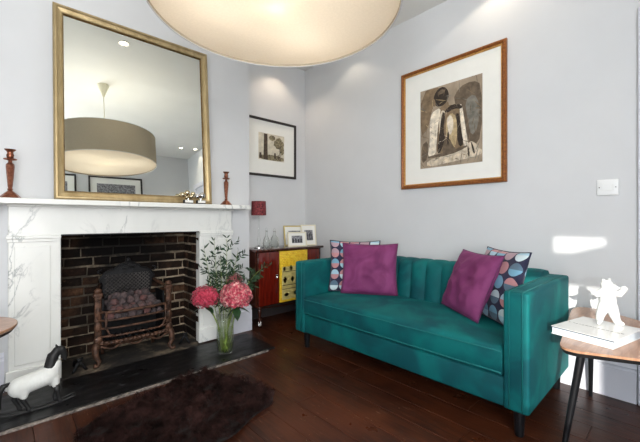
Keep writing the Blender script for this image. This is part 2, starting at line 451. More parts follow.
struct('added_sun_mask', bm, M['trim'])  # unseen wedge added to slant the lower edge of the sun patch
window('window_sun_slot', 'x', *W3, XL-.08, [], 0, .01)
window('added_back_window', 'y', *W2, YR-.08, [1.65], 2, .03)
# baseboards
def skirt(bm, p0, p1, n, h=.23, t=.02):
    p0, p1, n = Vector(p0), Vector(p1), Vector(n)
    prof = [(0, 0), (t, 0), (t, h*.80), (t*.72, h*.83), (t*.72, h*.87), (t*.95, h*.90), (t*.5, h*.96), (t*.3, h), (0, h)]
    A = [bm.verts.new(p0+n*a+Vector((0, 0, z))) for a, z in prof]; B = [bm.verts.new(p1+n*a+Vector((0, 0, z))) for a, z in prof]
    k = len(prof)
    for i in range(k): bm.faces.new((A[i], A[(i+1) % k], B[(i+1) % k], B[i]))
    bm.faces.new(A); bm.faces.new(B[::-1])
bm = BM(); skirt(bm, (XW, .2, 0), (XW, YA, 0), (-1, 0, 0)); struct('baseboard_right', bm, M['trim'])
bm = BM(); skirt(bm, (1.82, YA, 0), (XW-.02, YA, 0), (0, -1, 0)); struct('baseboard_alcove', bm, M['shaded_skirt'])
bm = BM(); skirt(bm, (1.585, YB, 0), (1.8, YB, 0), (0, -1, 0), .25); skirt(bm, (1.8, YB-.02, 0), (1.8, YA, 0), (1, 0, 0), .25)
struct('baseboard_fireplace', bm, M['trim'])
bm = BM(); skirt(bm, (.0, YB, 0), (-.2, YB, 0), (0, -1, 0), .25); struct('baseboard_breast_left', bm, M['trim'])
bm = BM(); skirt(bm, (XL, YR, 0), (XW-.05, YR, 0), (0, 1, 0)); struct('baseboard_back', bm, M['trim'])
bm = BM(); skirt(bm, (XL, YR+.02, 0), (XL, YA, 0), (1, 0, 0)); struct('baseboard_left', bm, M['trim'])
# door on the right edge of the photograph
bm = BM()
box(bm, XW-.03, XW, .105, .193, 0, 2.36, .004, 1); box(bm, XW-.03, XW, -.83, -.742, 0, 2.36, .004, 1)
box(bm, XW-.03, XW, -.742, .105, 2.27, 2.36, .004, 1)
d1 = struct('door_1', bm, M['trim'])
bm = BM()
box(bm, XW-.012, XW-.001, -.74, .103, .005, 2.268)
for y0, y1 in ((-.66, -.36), (-.28, .02)):
    for z0, z1 in ((.2, .95), (1.1, 2.15)): box(bm, XW-.018, XW-.01, y0, y1, z0, z1, .005, 1)
dl = obj('door_leaf', bm, M['trim'], d1)
bm = BM(); lathe(bm, [(.012, 0), (.012, .03), (.028, .035), (.03, .05), (.02, .062), (.001, .065)], mat=Matrix.Translation((XW-.012, -.70, 1.02)) @ Matrix.Rotation(-PI/2, 4, 'Y'), n=16)
obj('door_handle', bm, M['brass'], dl, True)

# ------------------------------------------------------------------ firebox brickwork
def bricks(bm, mort, u0, u1, z0, z1, to3, rows_h=.078, L=.215):
    z = z0; r = 0
    while z < z1-.01:
        u = u0-(L/2 if r % 2 else 0)-random.random()*.02
        while u < u1:
            l = L*random.uniform(.85, 1.1) if random.random() > .25 else L*.55
            a, b = max(u+.004, u0), min(u+l-.005, u1)
            if b-a > .03:
                h0, h1 = z+.006+random.uniform(0, .005), min(z+rows_h-.006-random.uniform(0, .006), z1)
                d = random.uniform(.006, .02)
                co = []
                for (uu, zz) in ((a, h0), (b, h0), (b, h1), (a, h1)):
                    ju, jz = random.uniform(-.003, .003), random.uniform(-.004, .004)
                    co.append((uu+ju, zz+jz))
                cu = (a+b)/2; cz = (h0+h1)/2
                back = [bm.verts.new(to3(x, y, -.005)) for x, y in co]
                mid = [bm.verts.new(to3(x, y, d*.65)) for x, y in co]
                frt = [bm.verts.new(to3(cu+(x-cu)*.93, cz+(y-cz)*.8, d+random.uniform(-.003, .003))) for x, y in co]
                mi = random.choice((0, 0, 1, 1, 2))
                for A, B in ((back, mid), (mid, frt)):
                    for i in range(4):
                        f = bm.faces.new((A[i], A[(i+1) % 4], B[(i+1) % 4], B[i])); f.material_index = mi
                f = bm.faces.new(frt); f.material_index = mi
            u += l
        z += rows_h; r += 1
bm = BM()
YF = 3.31
bricks(bm, None, OX0, OX1, 0.02, 1.35, lambda u, z, d: Vector((u, YF-d, z)))
bricks(bm, None, YB-.03, YF, 0.02, 1.05, lambda u, z, d: Vector((OX1-.003-d, u, z)), L=.19)
bricks(bm, None, YB-.03, YF, 0.02, 1.05, lambda u, z, d: Vector((OX0+.003+d, u, z)), L=.19)
struct('trim_brickwork', bm, M['brick'])
bm = BM()
box(bm, OX0-.03, OX1+.03, YF, YF+.1, 0, 1.4); box(bm, OX0-.03, OX0+.006, YB-.04, YF, 0, 1.055); box(bm, OX1-.006, OX1+.03, YB-.04, YF, 0, 1.055)
box(bm, OX0-.03, OX1+.03, YF+.005, YF+.1, 1.35, 1.6)
struct('trim_mortar', bm, M['mortar'])
bm = BM(); 
for x, y, s in ((OX0+.02, 2.96, .13), (OX1-.13, 2.98, .11)):
    pass
box(bm, OX0+.004, OX1-.004, 2.875, YF, .0, .012)
struct('trim_back_hearth', bm, M['ash'])
# slate hearth
bm = BM(); box(bm, -.35, 1.70, 2.395, 2.868, -.005, .016, .004, 1); struct('trim_hearth_slab', bm, M['slate'])
bm = BM()
pts = []; N = 60
for i in range(N):
    x = -.36+i*(1.98/N); x2 = -.36+(i+1)*(1.98/N)
    w1 = .007+.007*noise.noise((x*6, 0, 0))
    box(bm, x, x2, 2.383-w1/2-.002, 2.394, -.004, .012+.002*noise.noise((x*11, 3, 0)))
struct('trim_hearth_edge', bm, M['kerb'])

# ------------------------------------------------------------------ marble chimneypiece
fp = thing('fireplace_surround', 'veined white marble chimneypiece with flat mantel shelf around the brick hearth', 'fireplace', (.8, 2.95, 0))
YS = 2.928
def leg(x0, x1, mir):
    bm = BM()
    box(bm, x0, x1, YS, YB+.0, .016, 1.0, .003, 1)
    box(bm, x0-.012, x1+.004, YS-.016, YS+.01, .016, .135, .005, 2)                  # plinth
    box(bm, x0+.03, x1-.055 if not mir else x1-.03, YS-.006, YS+.002, .16, .93, .003, 1)
    return obj('jamb', bm, M['marble'], fp)
leg(.018, .285, False); leg(1.268, 1.578, True)
bm = BM(); box(bm, .018, 1.578, YS, YB, 1.0, 1.2, .003, 1); obj('frieze', bm, M['marble'], fp)
for x0, x1 in ((.006, .287), (1.266, 1.59)):
    bm = BM(); box(bm, x0, x1, YS-.018, YS+.01, .975, .995, .005, 2); box(bm, x0+.006, x1-.002, YS-.01, YS+.01, .955, .976, .004, 2)
    box(bm, x0+.004, x1, YS-.008, YS+.01, .995, 1.005, .002, 1); obj('capital', bm, M['marble'], fp)
bm = BM(); box(bm, -.115, 1.703, 2.785, YB, 1.2, 1.236, .006, 2); obj('mantel_shelf', bm, M['marble'], fp)
bm = BM(); box(bm, .01, 1.585, YS-.03, YS+.01, 1.186, 1.2, .004, 1); obj('bed_mould', bm, M['marble'], fp)
bm = BM(); box(bm, OX0, .287, YS+.005, YB+.02, .016, 1.0, .002, 1); obj('inner_slip', bm, M['marble'], fp)
bm = BM(); box(bm, 1.266, OX1, YS+.005, YB+.02, .016, 1.0, .002, 1); obj('inner_slip', bm, M['marble'], fp)
bm = BM(); box(bm, .287, 1.266, YS+.005, YB+.06, .992, 1.008); obj('lintel', bm, M['iron_black'], fp)

# ------------------------------------------------------------------ fire grate
gx, gy = .77, 3.09
gr = thing('fire_grate', 'rusty cast iron fire basket with arched latticed back standing in the brick hearth', 'fire grate', (gx, gy, .012))
GW = .25
def plate_outline(n=24):
    pts = [(-.17, .44)]
    pts += [(-.19, .56), (-.205, .62), (-.175, .665), (-.14, .685), (-.10, .695), (-.075, .72), (-.045, .735), (0, .752), (.045, .735), (.075, .72), (.10, .695), (.14, .685), (.175, .665), (.205, .62), (.19, .56), (.17, .44)]
    return pts
bm = BM(); po = plate_outline(); yb = gy+.13
poly(bm, [(gx+x, yb, z) for x, z in po], .012, (0, 1, 0))
fb = obj('fireback', bm, M['iron_black'], gr)
bm = BM(); tube(bm, [(gx+x, yb-.004, z) for x, z in po[1:-1]], .008, 6)
for s in (-1, 1):
    tube(bm, [(gx+s*(.03+.03*math.cos(t)), yb-.008, .712+.020*math.sin(t)) for t in [k*PI/6 for k in range(11)]], .006, 6)
ball(bm, (gx, yb-.008, .762), (.018, .01, .02)); ball(bm, (gx, yb-.008, .70), (.05, .008, .012))
for s in (-1, 1): tube(bm, bez((gx+s*.2, yb-.006, .66), (gx+s*.24, yb-.01, .69), (gx+s*.19, yb-.006, .695), 6), .007, 6)
obj('scroll_rim', bm, M['iron_black'], fb, True)
bm = BM()
for k in range(-14, 15):
    for s in (-1, 1):
        x0 = k*.03; seg = []
        for q in range(40):
            z = .47+q*.005; x = x0+s*(z-.55)
            if abs(x) < .172 and z < .655: seg.append((gx+x, yb-.003, z))
        if len(seg) > 3: tube(bm, [seg[0], seg[-1]], .0032, 4)
obj('lattice', bm, M['lattice_iron'], fb)
# fire box
bm = BM()
box(bm, gx-GW+.03, gx+GW-.03, gy+.10, gy+.125, .1, .46, .004, 1)
for s in (-1, 1):
    vs = box(bm, gx+s*(GW-.03)-.006, gx+s*(GW-.03)+.006, gy-.08, gy+.11, .12, .5)
for k in range(9): box(bm, gx-.2+k*.05-.006, gx-.2+k*.05+.006, gy-.1, gy+.1, .16, .172)
obj('fire_box', bm, M['iron_black'], gr)
for s in (-1, 1):
    bm = BM(); x = gx+s*(GW+.005); yf = gy-.09
    box(bm, x-.022, x+.022, yf-.014, yf+.014, .16, .53, .006, 2)
    box(bm, x-.03, x+.03, yf-.018, yf+.018, .52, .55, .006, 2); ball(bm, (x, yf, .565), (.026, .02, .022))
    tube(bm, [(x+s*.016*math.cos(t)*(1-t/14), yf-.018, .49+.02*math.sin(t)*(1-t/14)) for t in [k*PI/5 for k in range(14)]], .005, 6)
    ball(bm, (x, yf-.012, .30), (.026, .014, .04)); ball(bm, (x, yf-.012, .40), (.018, .012, .05))
    ball(bm, (x, yf-.014, .2), (.03, .018, .035))
    # return frame to the wall
    tube(bm, [(x, yf, .53), (x-s*.02, gy+.03, .55), (x-s*.05, gy+.12, .58)], .014, 8)
    # cabriole scroll foot
    tube(bm, [(x, yf, .19), (x+s*.02, yf-.02, .14), (x+s*.018, yf-.035, .09), (x-s*.004, yf-.03, .045), (x+s*.01, yf-.05, .022), (x+s*.03, yf-.062, .026), (x+s*.028, yf-.055, .045)], [.026, .026, .021, .015, .013, .012, .008], 8)
    obj('scroll_leg', bm, M['iron'], gr, True)
for x in (gx-.19, gx+.19):
    bm = BM(); tube(bm, [(x, gy+.11, .13), (x, gy+.11, .024)], .014, 8); obj('rear_leg', bm, M['iron'], gr, True)
def bow(z, dep, r, wd=GW):
    pts = []
    for k in range(17):
        u = -1+k/8; pts.append((gx+u*wd, gy-.10-dep*(1-abs(u)**4), z))
    return pts
for k, z in enumerate((.405, .345, .285, .225)):
    bm = BM(); tube(bm, bow(z, .055, .009), .0085 if k else .011, 8); obj('bar', bm, M['iron'], gr, True)
for s in (-1, 1):
    bm = BM()
    tube(bm, [(gx+s*.21, gy-.148, .41), (gx+s*.215, gy-.15, .3), (gx+s*.19, gy-.152, .24), (gx+s*.15, gy-.155, .222)], .008, 8)
    obj('bar_tie', bm, M['iron'], gr, True)
bm = BM()
pts = bow(.175, .045, .01)
for a, b in zip(pts, pts[1:]):
    tube(bm, [a, b], .017, 6)
for k in range(9): ball(bm, (gx-.2+k*.05, gy-.145+.02*((k-4)/4)**4, .175), (.016, .012, .016), 8, 6)
for k in range(9): pass
tube(bm, [(gx+u*.25, gy-.11, .150-.035*(1-abs(u)**1.5)*0+.0-.03*math.cos(u*PI*1.5)**2) for u in [-1+j/10 for j in range(21)]], .009, 6)
obj('apron', bm, M['iron'], gr, True)
# coals
bm = BM(); bmesh.ops.create_icosphere(bm, subdivisions=3, radius=.031)
for v in bm.verts: v.co *= 1+.3*noise.noise(v.co*38); v.co.z *= .82
coal0 = obj('coal', bm, M['coal'], None, True); tag(coal0, 'fist sized ash coated coal heaped in the iron fire basket', 'coal', 'coals heaped in the fire basket')
first = True
for layer, (z, y0, y1) in enumerate(((.36, -.11, .07), (.405, -.10, .075), (.45, -.03, .08), (.49, .03, .085))):
    ny = 4 if layer < 2 else (3 if layer == 2 else 1)
    nx = 8 - layer
    for j in range(ny):
        for i in range(nx):
            x = gx+(i-(nx-1)/2)*.052+random.uniform(-.006, .006); y = gy+y0+(y1-y0)*(j/(max(1, ny-1)))+random.uniform(-.004, .004)
            zz = z+random.uniform(-.008, .008)+j*.008
            if layer == 0 and j > 0: continue
            o = coal0 if first else coal0.copy()
            if not first: COL.objects.link(o)
            first = False
            o.location = (x, y, zz); o.rotation_euler = [random.uniform(0, 6.28) for _ in range(3)]
            s = random.uniform(.85, 1.12); o.scale = (s, s, s)
# small iron pieces beside the grate
def firedog(loc, rz, label):
    t = thing('fire_dog', label, 'andiron', loc, (0, 0, rz))
    bm = BM(); 
    for s in (-1, 1): tube(bm, [(0, 0, .075), (s*.02, 0, .05), (s*.032, 0, .02), (s*.045, 0, .008)], [.012, .01, .01, .009], 7)
    obj('feet', bm, M['iron_black'], t, True, world=False)
    bm = BM(); tube(bm, [(0, 0, .07), (0, .05, .06), (0, .12, .05), (0, .13, .008)], .008, 7); obj('rear_bar', bm, M['iron_black'], t, True, world=False)
    bm = BM(); ball(bm, (0, -.004, .085), (.016, .012, .018)); ball(bm, (-.016, -.004, .098), .007, 8, 6); ball(bm, (.016, -.004, .098), .007, 8, 6)
    obj('finial', bm, M['iron_black'], t, True, world=False)
firedog((.395, 2.95, .012), R(8), 'small black iron fire dog standing left of the rusty grate')
firedog((1.16, 2.99, .012), R(-30), 'small black iron fire dog standing between the grate and the right brick cheek')

# ------------------------------------------------------------------ mirror
def frame_mesh(bm, w, h, prof, mat, seg=True):
    """mitred moulding round w x h (local x,z ; front is -y). prof: (inset, height)"""
    cs = [(-1, 0), (1, 0), (1, 1), (-1, 1)]
    rings = []
    for ins, d in prof:
        rings.append([bm.verts.new(mat @ Vector((sx*(w/2-ins), -d, (ins if sz == 0 else h-ins)))) for sx, sz in cs])
    n = len(prof)
    for i in range(n):
        A, B = rings[i], rings[(i+1) % n]
        for k in range(4): bm.faces.new((A[k], A[(k+1) % 4], B[(k+1) % 4], B[k]))
tilt = R(4.4)
mr = thing('mirror', 'large gold framed rectangular mirror leaning on the marble mantel shelf', 'mirror', (.789, 2.85, 1.2375), (-tilt, 0, 0))
I4 = Matrix.Identity(4)
bm = BM(); frame_mesh(bm, 1.094, 1.352, [(0, -.012), (0, .022), (.008, .030), (.018, .030), (.024, .022), (.036, .016), (.046, .013), (.051, .017), (.056, .012), (.056, -.012)], I4)
obj('frame', bm, M['gold'], mr, world=False)
bm = BM(); frame_mesh(bm, 1.094-.108, 1.352-.108, [(0, .004), (0, .014), (.004, .010), (.006, .004)], Matrix.Translation((0, 0, .054)))
obj('inner_slip', bm, M['gold_dark'], mr, world=False)
bm = BM(); box(bm, -.495, .495, 0, .004, .050, 1.30); obj('mirror_glass', bm, M['mirror'], mr, world=False)
bm = BM(); box(bm, -.50, .50, .005, .010, .048, 1.302); obj('backing_board', bm, M['dark_wood'], mr, world=False)

# ------------------------------------------------------------------ candlesticks
def candlestick(loc, label):
    t = thing('candlestick', label, 'candlestick', loc, group='copper candlesticks on the mantel shelf')
    bm = BM(); lathe(bm, [(.052, 0), (.052, .006), (.046, .012), (.028, .032), (.013, .044), (.011, .05)], n=8); obj('base', bm, M['copper'], t, world=False)
    bm = BM(); lathe(bm, [(.011, .05), (.015, .055), (.010, .062), (.012, .075), (.017, .14), (.021, .195), (.020, .21), (.010, .222), (.009, .235)], n=8); obj('stem', bm, M['copper'], t, world=False)
    bm = BM(); lathe(bm, [(.009, .233), (.03, .238), (.034, .243), (.030, .246), (.01, .246)], n=20); obj('drip_pan', bm, M['copper'], t, True, world=False, auto=40)
    bm = BM(); lathe(bm, [(.012, .246), (.016, .25), (.019, .268), (.014, .278), (.016, .288), (.026, .298), (.029, .303), (.018, .303), (.012, .28)], n=20); obj('candle_cup', bm, M['copper'], t, True, world=False, auto=40)
    return t
cs = candlestick((.028, 2.86, 1.236), 'copper candlestick at the left end of the mantel shelf')
dup(cs, (1.487, 2.86, 1.236), (0, 0, R(22)), 'copper candlestick on the mantel shelf right of the gold mirror')

# silver ball ornaments at foot of mirror
def ornament(loc, wid, balls, label, m):
    t = thing('silver_ornament', label, 'ornament', loc)
    bm = BM(); box(bm, -wid/2, wid/2, -.014, .014, 0, .030, .003, 1); obj('base_block', bm, M['black_paint'], t, world=False)
    bm = BM(); box(bm, -wid/2+.008, wid/2-.004, -.0165, -.0135, .008, .028); obj('plaque', bm, M['paper'], t, world=False)
    bm = BM(); tube(bm, [(0, 0, .028), (0, 0, .045)], .004, 6); obj('stalk', bm, M['chrome'], t, world=False)
    for x, y, z, r in balls:
        bm = BM(); ball(bm, (x, y, z), r, 18, 12); obj('ball', bm, m, t, True, world=False)
ornament((1.115, 2.80, 1.236), .078, [(-.046, 0, .072, .021), (-.010, -.004, .088, .022), (.022, 0, .060, .019), (-.014, .0, .052, .016), (.042, .004, .082, .019)], 'champagne silver ball ornament on the mantel, the left of two at the mirror corner', M['chrome_gold'])
ornament((1.222, 2.80, 1.236), .076, [(.012, 0, .072, .026), (-.030, .004, .064, .018)], 'polished silver ball ornament on the mantel, next to the mirror frame corner', M['chrome'])

# ------------------------------------------------------------------ pendant lamp
pc = (.868, 1.21); pz, pr, ph = 2.003, .532, .34
pl = thing('pendant_lamp', 'large oatmeal drum pendant lamp with cream diffuser hanging from the ceiling', 'pendant lamp', (pc[0], pc[1], pz))
bm = BM(); n = 96
lathe(bm, [(pr, 0), (pr, ph), (pr-.004, ph), (pr-.004, 0), (pr, 0)], (pc[0], pc[1], pz), n, cap=False); obj('drum_shade', bm, M['shade_fabric'], pl, True, auto=40)
bm = BM()
for z in (pz+.001, pz+ph-.001):
    tube(bm, [(pc[0]+(pr-.001)*math.cos(2*PI*k/n), pc[1]+(pr-.001)*math.sin(2*PI*k/n), z) for k in range(n)], .0035, 6, True)
obj('rim_wire', bm, M['white_glaze'], pl, True)
bm = BM(); lathe(bm, [(.001, .012), (pr-.006, .012), (pr-.006, .015), (.001, .015)], (pc[0], pc[1], pz), n, cap=False); obj('diffuser', bm, M['diffuser'], pl)
bm = BM(); tube(bm, [(pc[0], pc[1], pz+.2), (pc[0], pc[1], ZC-.1)], .004, 8); obj('cord', bm, M['cone'], pl, True)
bm = BM(); lathe(bm, [(.008, -.15), (.012, -.14), (.055, -.02), (.062, -.004), (.06, 0)], (pc[0], pc[1], ZC), 32); obj('ceiling_rose', bm, M['cone'], pl, True, auto=40)
bm = BM()
for k in range(3):
    a = k*2*PI/3; tube(bm, [(pc[0], pc[1], pz+.26), (pc[0]+(pr-.004)*math.cos(a), pc[1]+(pr-.004)*math.sin(a), pz+ph-.005)], .003, 6)
obj('spider', bm, M['white_glaze'], pl)
bm = BM(); lathe(bm, [(.018, .2), (.02, .16), (.018, .13), (.03, .10), (.032, .075), (.02, .05), (.002, .045)], (pc[0], pc[1], pz), 20); obj('bulb', bm, M['bulb'], pl, True)  # glow added to light the diffuser from inside

# ------------------------------------------------------------------ recessed ceiling spots
def downlight(loc, label, power, ang=95, blend=.5, aim=(0, 0, -1), col=(1, .84, .64)):
    t = thing('ceiling_spotlight', label, 'ceiling light', loc)
    bm = BM(); lathe(bm, [(.045, 0), (.045, -.006), (.036, -.006), (.032, 0)], n=28, cap=False); obj('bezel', bm, M['chrome'], t, True, world=False, auto=40)
    bm = BM(); lathe(bm, [(.001, -.002), (.031, -.002), (.031, -.0005), (.001, -.0005)], n=24, cap=False); obj('lens', bm, M['bulb'], t, world=False)
    L = bpy.data.lights.new('spot_beam', 'SPOT'); L.energy = power; L.color = col; L.spot_size = R(ang); L.spot_blend = blend; L.shadow_soft_size = .03
    o = bpy.data.objects.new('spot_beam', L); COL.objects.link(o); o.parent = t; o.location = (0, 0, -.012)
    o.rotation_euler = Vector(aim).to_track_quat('-Z', 'Y').to_euler()
SP = 9
downlight((.87, 2.16, ZC), 'recessed ceiling spotlight seen near the top of the mirror', SP)
downlight((2.55, .98, ZC), 'recessed ceiling spotlight above the sofa end nearest the side table', SP*.5, 125, .2)
downlight((2.55, 2.42, ZC), 'recessed ceiling spotlight above the sofa end nearest the alcove', SP*.35, 110, .3)
downlight((2.30, 3.02, ZC), 'recessed ceiling spotlight in the alcove above the red sideboard', SP*1.1, 110, .5, col=(1, .78, .58))
downlight((2.42, -.50, ZC), 'recessed ceiling spotlight by the back wall, the left of two seen low in the mirror', SP)
downlight((2.68, -.46, ZC), 'recessed ceiling spotlight by the back wall, close to the door corner', SP)

# ------------------------------------------------------------------ framed pictures
def picture(name, label, cat, center, w, h, rotz, prof, fm, depth=.0, group=None):
    """hung flat; local x across, z up, front is -y"""
    t = thing(name, label, cat, center, (0, 0, rotz), group)
    bm = BM(); frame_mesh(bm, w, h, prof, Matrix.Translation((0, 0, -h/2))); obj('frame', bm, fm, t, world=False)
    ins = max(p[0] for p in prof)
    bm = BM(); box(bm, -w/2+ins-.004, w/2-ins+.004, -.008, -.003, -h/2+ins-.004, h/2-ins+.004); obj('mount', bm, M['paper'], t, world=False)
    return t
# big study on the right wall; front faces -X => rotz = -90deg
yc, zc = (.915+1.838)/2, (1.388+2.468)/2; W, H = 1.838-.915, 2.468-1.388
pg = picture('framed_picture', 'walnut framed sepia drawing of a seated back, hung above the sofa', 'picture', (XW-.002, yc, zc), W, H, R(-90),
             [(0, 0), (0, .020), (.006, .028), (.018, .03), (.026, .022), (.034, .018), (.034, 0)], M['walnut_gilt'])
bm = BM(); frame_mesh(bm, W-.064, H-.064, [(0, .006), (0, .022), (.005, .022), (.010, .012), (.010, .006)], Matrix.Translation((0, 0, -H/2+.032))); obj('gilt_slip', bm, M['bead_gilt'], pg, world=False)
# local x -> world: rot -90: local x (1,0) -> (0,-1) => +x local is -Y world (to the right in the photo). good
px0, px1 = -(1.641-yc), -(1.094-yc); pz0, pz1 = 1.562-zc, 2.262-zc
def S(u, v, k): return (px0+(px1-px0)*u, -.0085-.0004*k, pz0+(pz1-pz0)*v)
dr = BM(); poly(dr, [S(0, 0, 0), S(1, 0, 0), S(1, 1, 0), S(0, 1, 0)])
sheet = obj('drawing', dr, M['sepia_paper'], pg, world=False)
def smoothpoly(pts, it=2):
    for _ in range(it):
        q = []
        for i in range(len(pts)):
            a, b = pts[i], pts[(i+1) % len(pts)]
            q += [(a[0]*.75+b[0]*.25, a[1]*.75+b[1]*.25), (a[0]*.25+b[0]*.75, a[1]*.25+b[1]*.75)]
        pts = q
    return pts
layers = [
 ('s_brown', [(.0, .99), (.4, .99), (.3, .86), (.2, .72), (.14, .5), (.0, .4)]),
 ('s_mid', [(.55, .78), (.66, .92), (.86, .95), (.99, .88), (.99, .30), (.86, .16), (.78, .30), (.72, .6)]),
 ('s_grey', [(.74, .74), (.88, .80), (.96, .66), (.94, .40), (.84, .30), (.79, .5)]),
 ('s_mid', [(.02, .30), (.14, .36), (.14, .12), (.02, .06)]),
 ('s_pale', [(.12, .10), (.5, .14), (.78, .20), (.99, .16), (.99, .07), (.5, .04), (.12, .01)]),
 ('s_brown', [(.28, .70), (.40, .75), (.60, .72), (.71, .66), (.74, .30), (.70, .17), (.30, .13), (.27, .4)]),
 ('s_light', [(.19, .66), (.24, .71), (.36, .73), (.34, .62), (.31, .50), (.29, .30), (.27, .15), (.13, .13), (.17, .32), (.17, .52)]),
 ('s_pale', [(.33, .62), (.38, .70), (.44, .66), (.40, .50), (.36, .34), (.33, .40)]),
 ('s_light', [(.66, .72), (.70, .70), (.74, .50), (.77, .32), (.80, .18), (.73, .20), (.69, .42), (.67, .56)]),
 ('s_dark', [(.38, .68), (.44, .64), (.40, .45), (.44, .32), (.34, .16), (.30, .18), (.33, .36)]),
 ('s_cream', [(.44, .58), (.54, .64), (.61, .58), (.63, .40), (.60, .20), (.46, .18), (.45, .36)]),
 ('s_light', [(.46, .58), (.52, .62), (.57, .54), (.55, .40), (.50, .36), (.47, .48)]),
 ('s_dark', [(.42, .68), (.55, .74), (.70, .70), (.70, .65), (.58, .68), (.46, .64)]),
 ('s_dark', [(.60, .62), (.66, .60), (.68, .42), (.73, .24), (.66, .20), (.62, .34), (.63, .46)]),
 ('s_mid', [(.44, .36), (.50, .34), (.58, .20), (.66, .16), (.40, .13), (.38, .22)]),
 ('s_dark', [(.47, .42), (.50, .40), (.49, .24), (.46, .28)]),
 ('s_brown', [(.36, .77), (.48, .80), (.50, .70), (.38, .70)]),
 ('s_dark', [(.23, .86), (.27, .94), (.37, .99), (.46, .95), (.50, .86), (.46, .78), (.38, .74), (.27, .76)]),
 ('s_mid', [(.30, .92), (.38, .96), (.44, .92), (.38, .89)]),
 ('s_brown', [(.21, .84), (.25, .87), (.28, .78), (.25, .75)]),
 ('s_pale', [(.77, .22), (.84, .26), (.93, .20), (.97, .12), (.88, .10), (.80, .12)]),
 ('s_dark', [(.83, .24), (.85, .24), (.90, .11), (.87, .10)]),
 ('s_dark', [(.78, .20), (.80, .20), (.82, .08), (.79, .08)]),
 ('s_mid', [(.14, .15), (.5, .17), (.78, .22), (.78, .19), (.5, .125), (.14, .12)]),
]
rs_ = random.Random(5)
for _ in range(150):     # dry brush strokes
    u, v = rs_.uniform(.03, .97), rs_.uniform(.03, .97); a = rs_.choice((.2, 1.2, 1.5, 2.6))+rs_.uniform(-.3, .3); l = rs_.uniform(.03, .12); wd = rs_.uniform(.002, .007)
    if .16 < u < .74 and .12 < v < .74: col_ = rs_.choice(('s_brown', 's_mid', 's_pale')); l *= .6; wd *= .6
    elif u > .6: col_ = rs_.choice(('s_mid', 's_grey', 's_brown', 's_mid'))
    else: col_ = rs_.choice(('s_brown', 's_cream', 's_brown', 's_grey'))
    dx, dy = math.cos(a)*l, math.sin(a)*l
    layers.append((col_, [(u-dx, v-dy), (u-dy*wd/l, v+dx*wd/l), (u+dx, v+dy), (u+dy*wd/l, v-dx*wd/l)]))
bm = BM(); names = ['s_dark', 's_mid', 's_brown', 's_pale', 's_light', 's_grey', 's_cream']
for k, (m, pts) in enumerate(layers):
    pts = smoothpoly(pts, 1); cu = sum(p[0] for p in pts)/len(pts); cv = sum(p[1] for p in pts)/len(pts); kk = .5+k*.055
    c = bm.verts.new(S(cu, cv, kk)); vs = [bm.verts.new(S(min(.995, max(.005, u)), min(.995, max(.005, v)), kk)) for u, v in pts]
    for i in range(len(vs)):
        f = bm.faces.new((c, vs[i], vs[(i+1) % len(vs)])); f.material_index = names.index(m)
obj('figure_study', bm, [M[x] for x in names], sheet, world=False)

# alcove print
xc, zc2 = 2.275, 1.925; W, H = .69, .655
pa = picture('framed_print', 'black framed small landscape print hung in the alcove above the sideboard', 'picture', (xc, YA-.002, zc2), W, H, 0,
             [(0, 0), (0, .022), (.004, .026), (.022, .026), (.026, .022), (.026, 0)], M['black_frame'])
x0, x1, z0, z1 = 2.088-xc, 2.466-xc-.02, 1.785-zc2, 2.09-zc2
def S2(u, v, k): return (x0+(x1-x0)*u, -.0085-.0005*k, z0+(z1-z0)*v)
bm = BM(); poly(bm, [S2(0, 0, 0), S2(1, 0, 0), S2(1, 1, 0), S2(0, 1, 0)]); sh = obj('print_sheet', bm, M['print_sky'], pa, world=False)
bm = BM()
def blob(cu, cv, ru, rv, k, mi, n=18):
    c = bm.verts.new(S2(cu, cv, k)); vs = []
    for i in range(n):
        a = 2*PI*i/n; q = 1+.3*noise.noise((cu*9+math.cos(a)*2, cv*9+math.sin(a)*2, 5)); vs.append(bm.verts.new(S2(min(.99, max(.01, cu+ru*q*math.cos(a))), min(.99, max(.01, cv+rv*q*math.sin(a))), k)))
    for i in range(n): bm.faces.new((c, vs[i], vs[(i+1) % n])).material_index = mi
blob(.5, .1, .48, .12, 1, 0); blob(.78, .68, .2, .22, 2, 0); blob(.52, .86, .12, .1, 3, 0); blob(.9, .45, .09, .2, 4, 0)
poly(bm, [S2(.18, .02, 5), S2(.34, .02, 5), S2(.33, .98, 5), S2(.2, .98, 5)], mi=1)
poly(bm, [S2(.02, .04, 5), S2(.12, .04, 5), S2(.1, .25, 5), S2(.03, .25, 5)], mi=1)
blob(.62, .2, .04, .12, 6, 1); blob(.75, .15, .03, .1, 7, 1)
poly(bm, [S2(.80, .02, 5.5), S2(.84, .02, 5.5), S2(.83, .6, 5.5), S2(.81, .6, 5.5)], mi=1)
obj('landscape_image', bm, [M['print_tree'], M['print_trunk']], sh, world=False)
# frames on the back wall (seen in the mirror)
def back_frame(xc, zc, W, H, label):
    t = picture('framed_print', label, 'picture', (xc, YR+.002, zc), W, H, R(180), [(0, 0), (0, .02), (.004, .024), (.022, .024), (.026, .02), (.026, 0)], M['black_frame'])
    bm = BM(); k = 7; 
    poly(bm, [(-W/2+.12, -.0086, -H/2+.14), (W/2-.12, -.0086, -H/2+.14), (W/2-.12, -.0086, H/2-.13), (-W/2+.12, -.0086, H/2-.13)])
    obj('photograph', bm, M['photo_grey'], t, world=False)
    return t
back_frame(1.47, 2.22, .84, .52, 'wide black framed print on the back wall, seen low in the mirror under the lampshade')
back_frame(.70, 2.22, .36, .52, 'narrow black framed print on the back wall, at the lower left corner of the mirror')

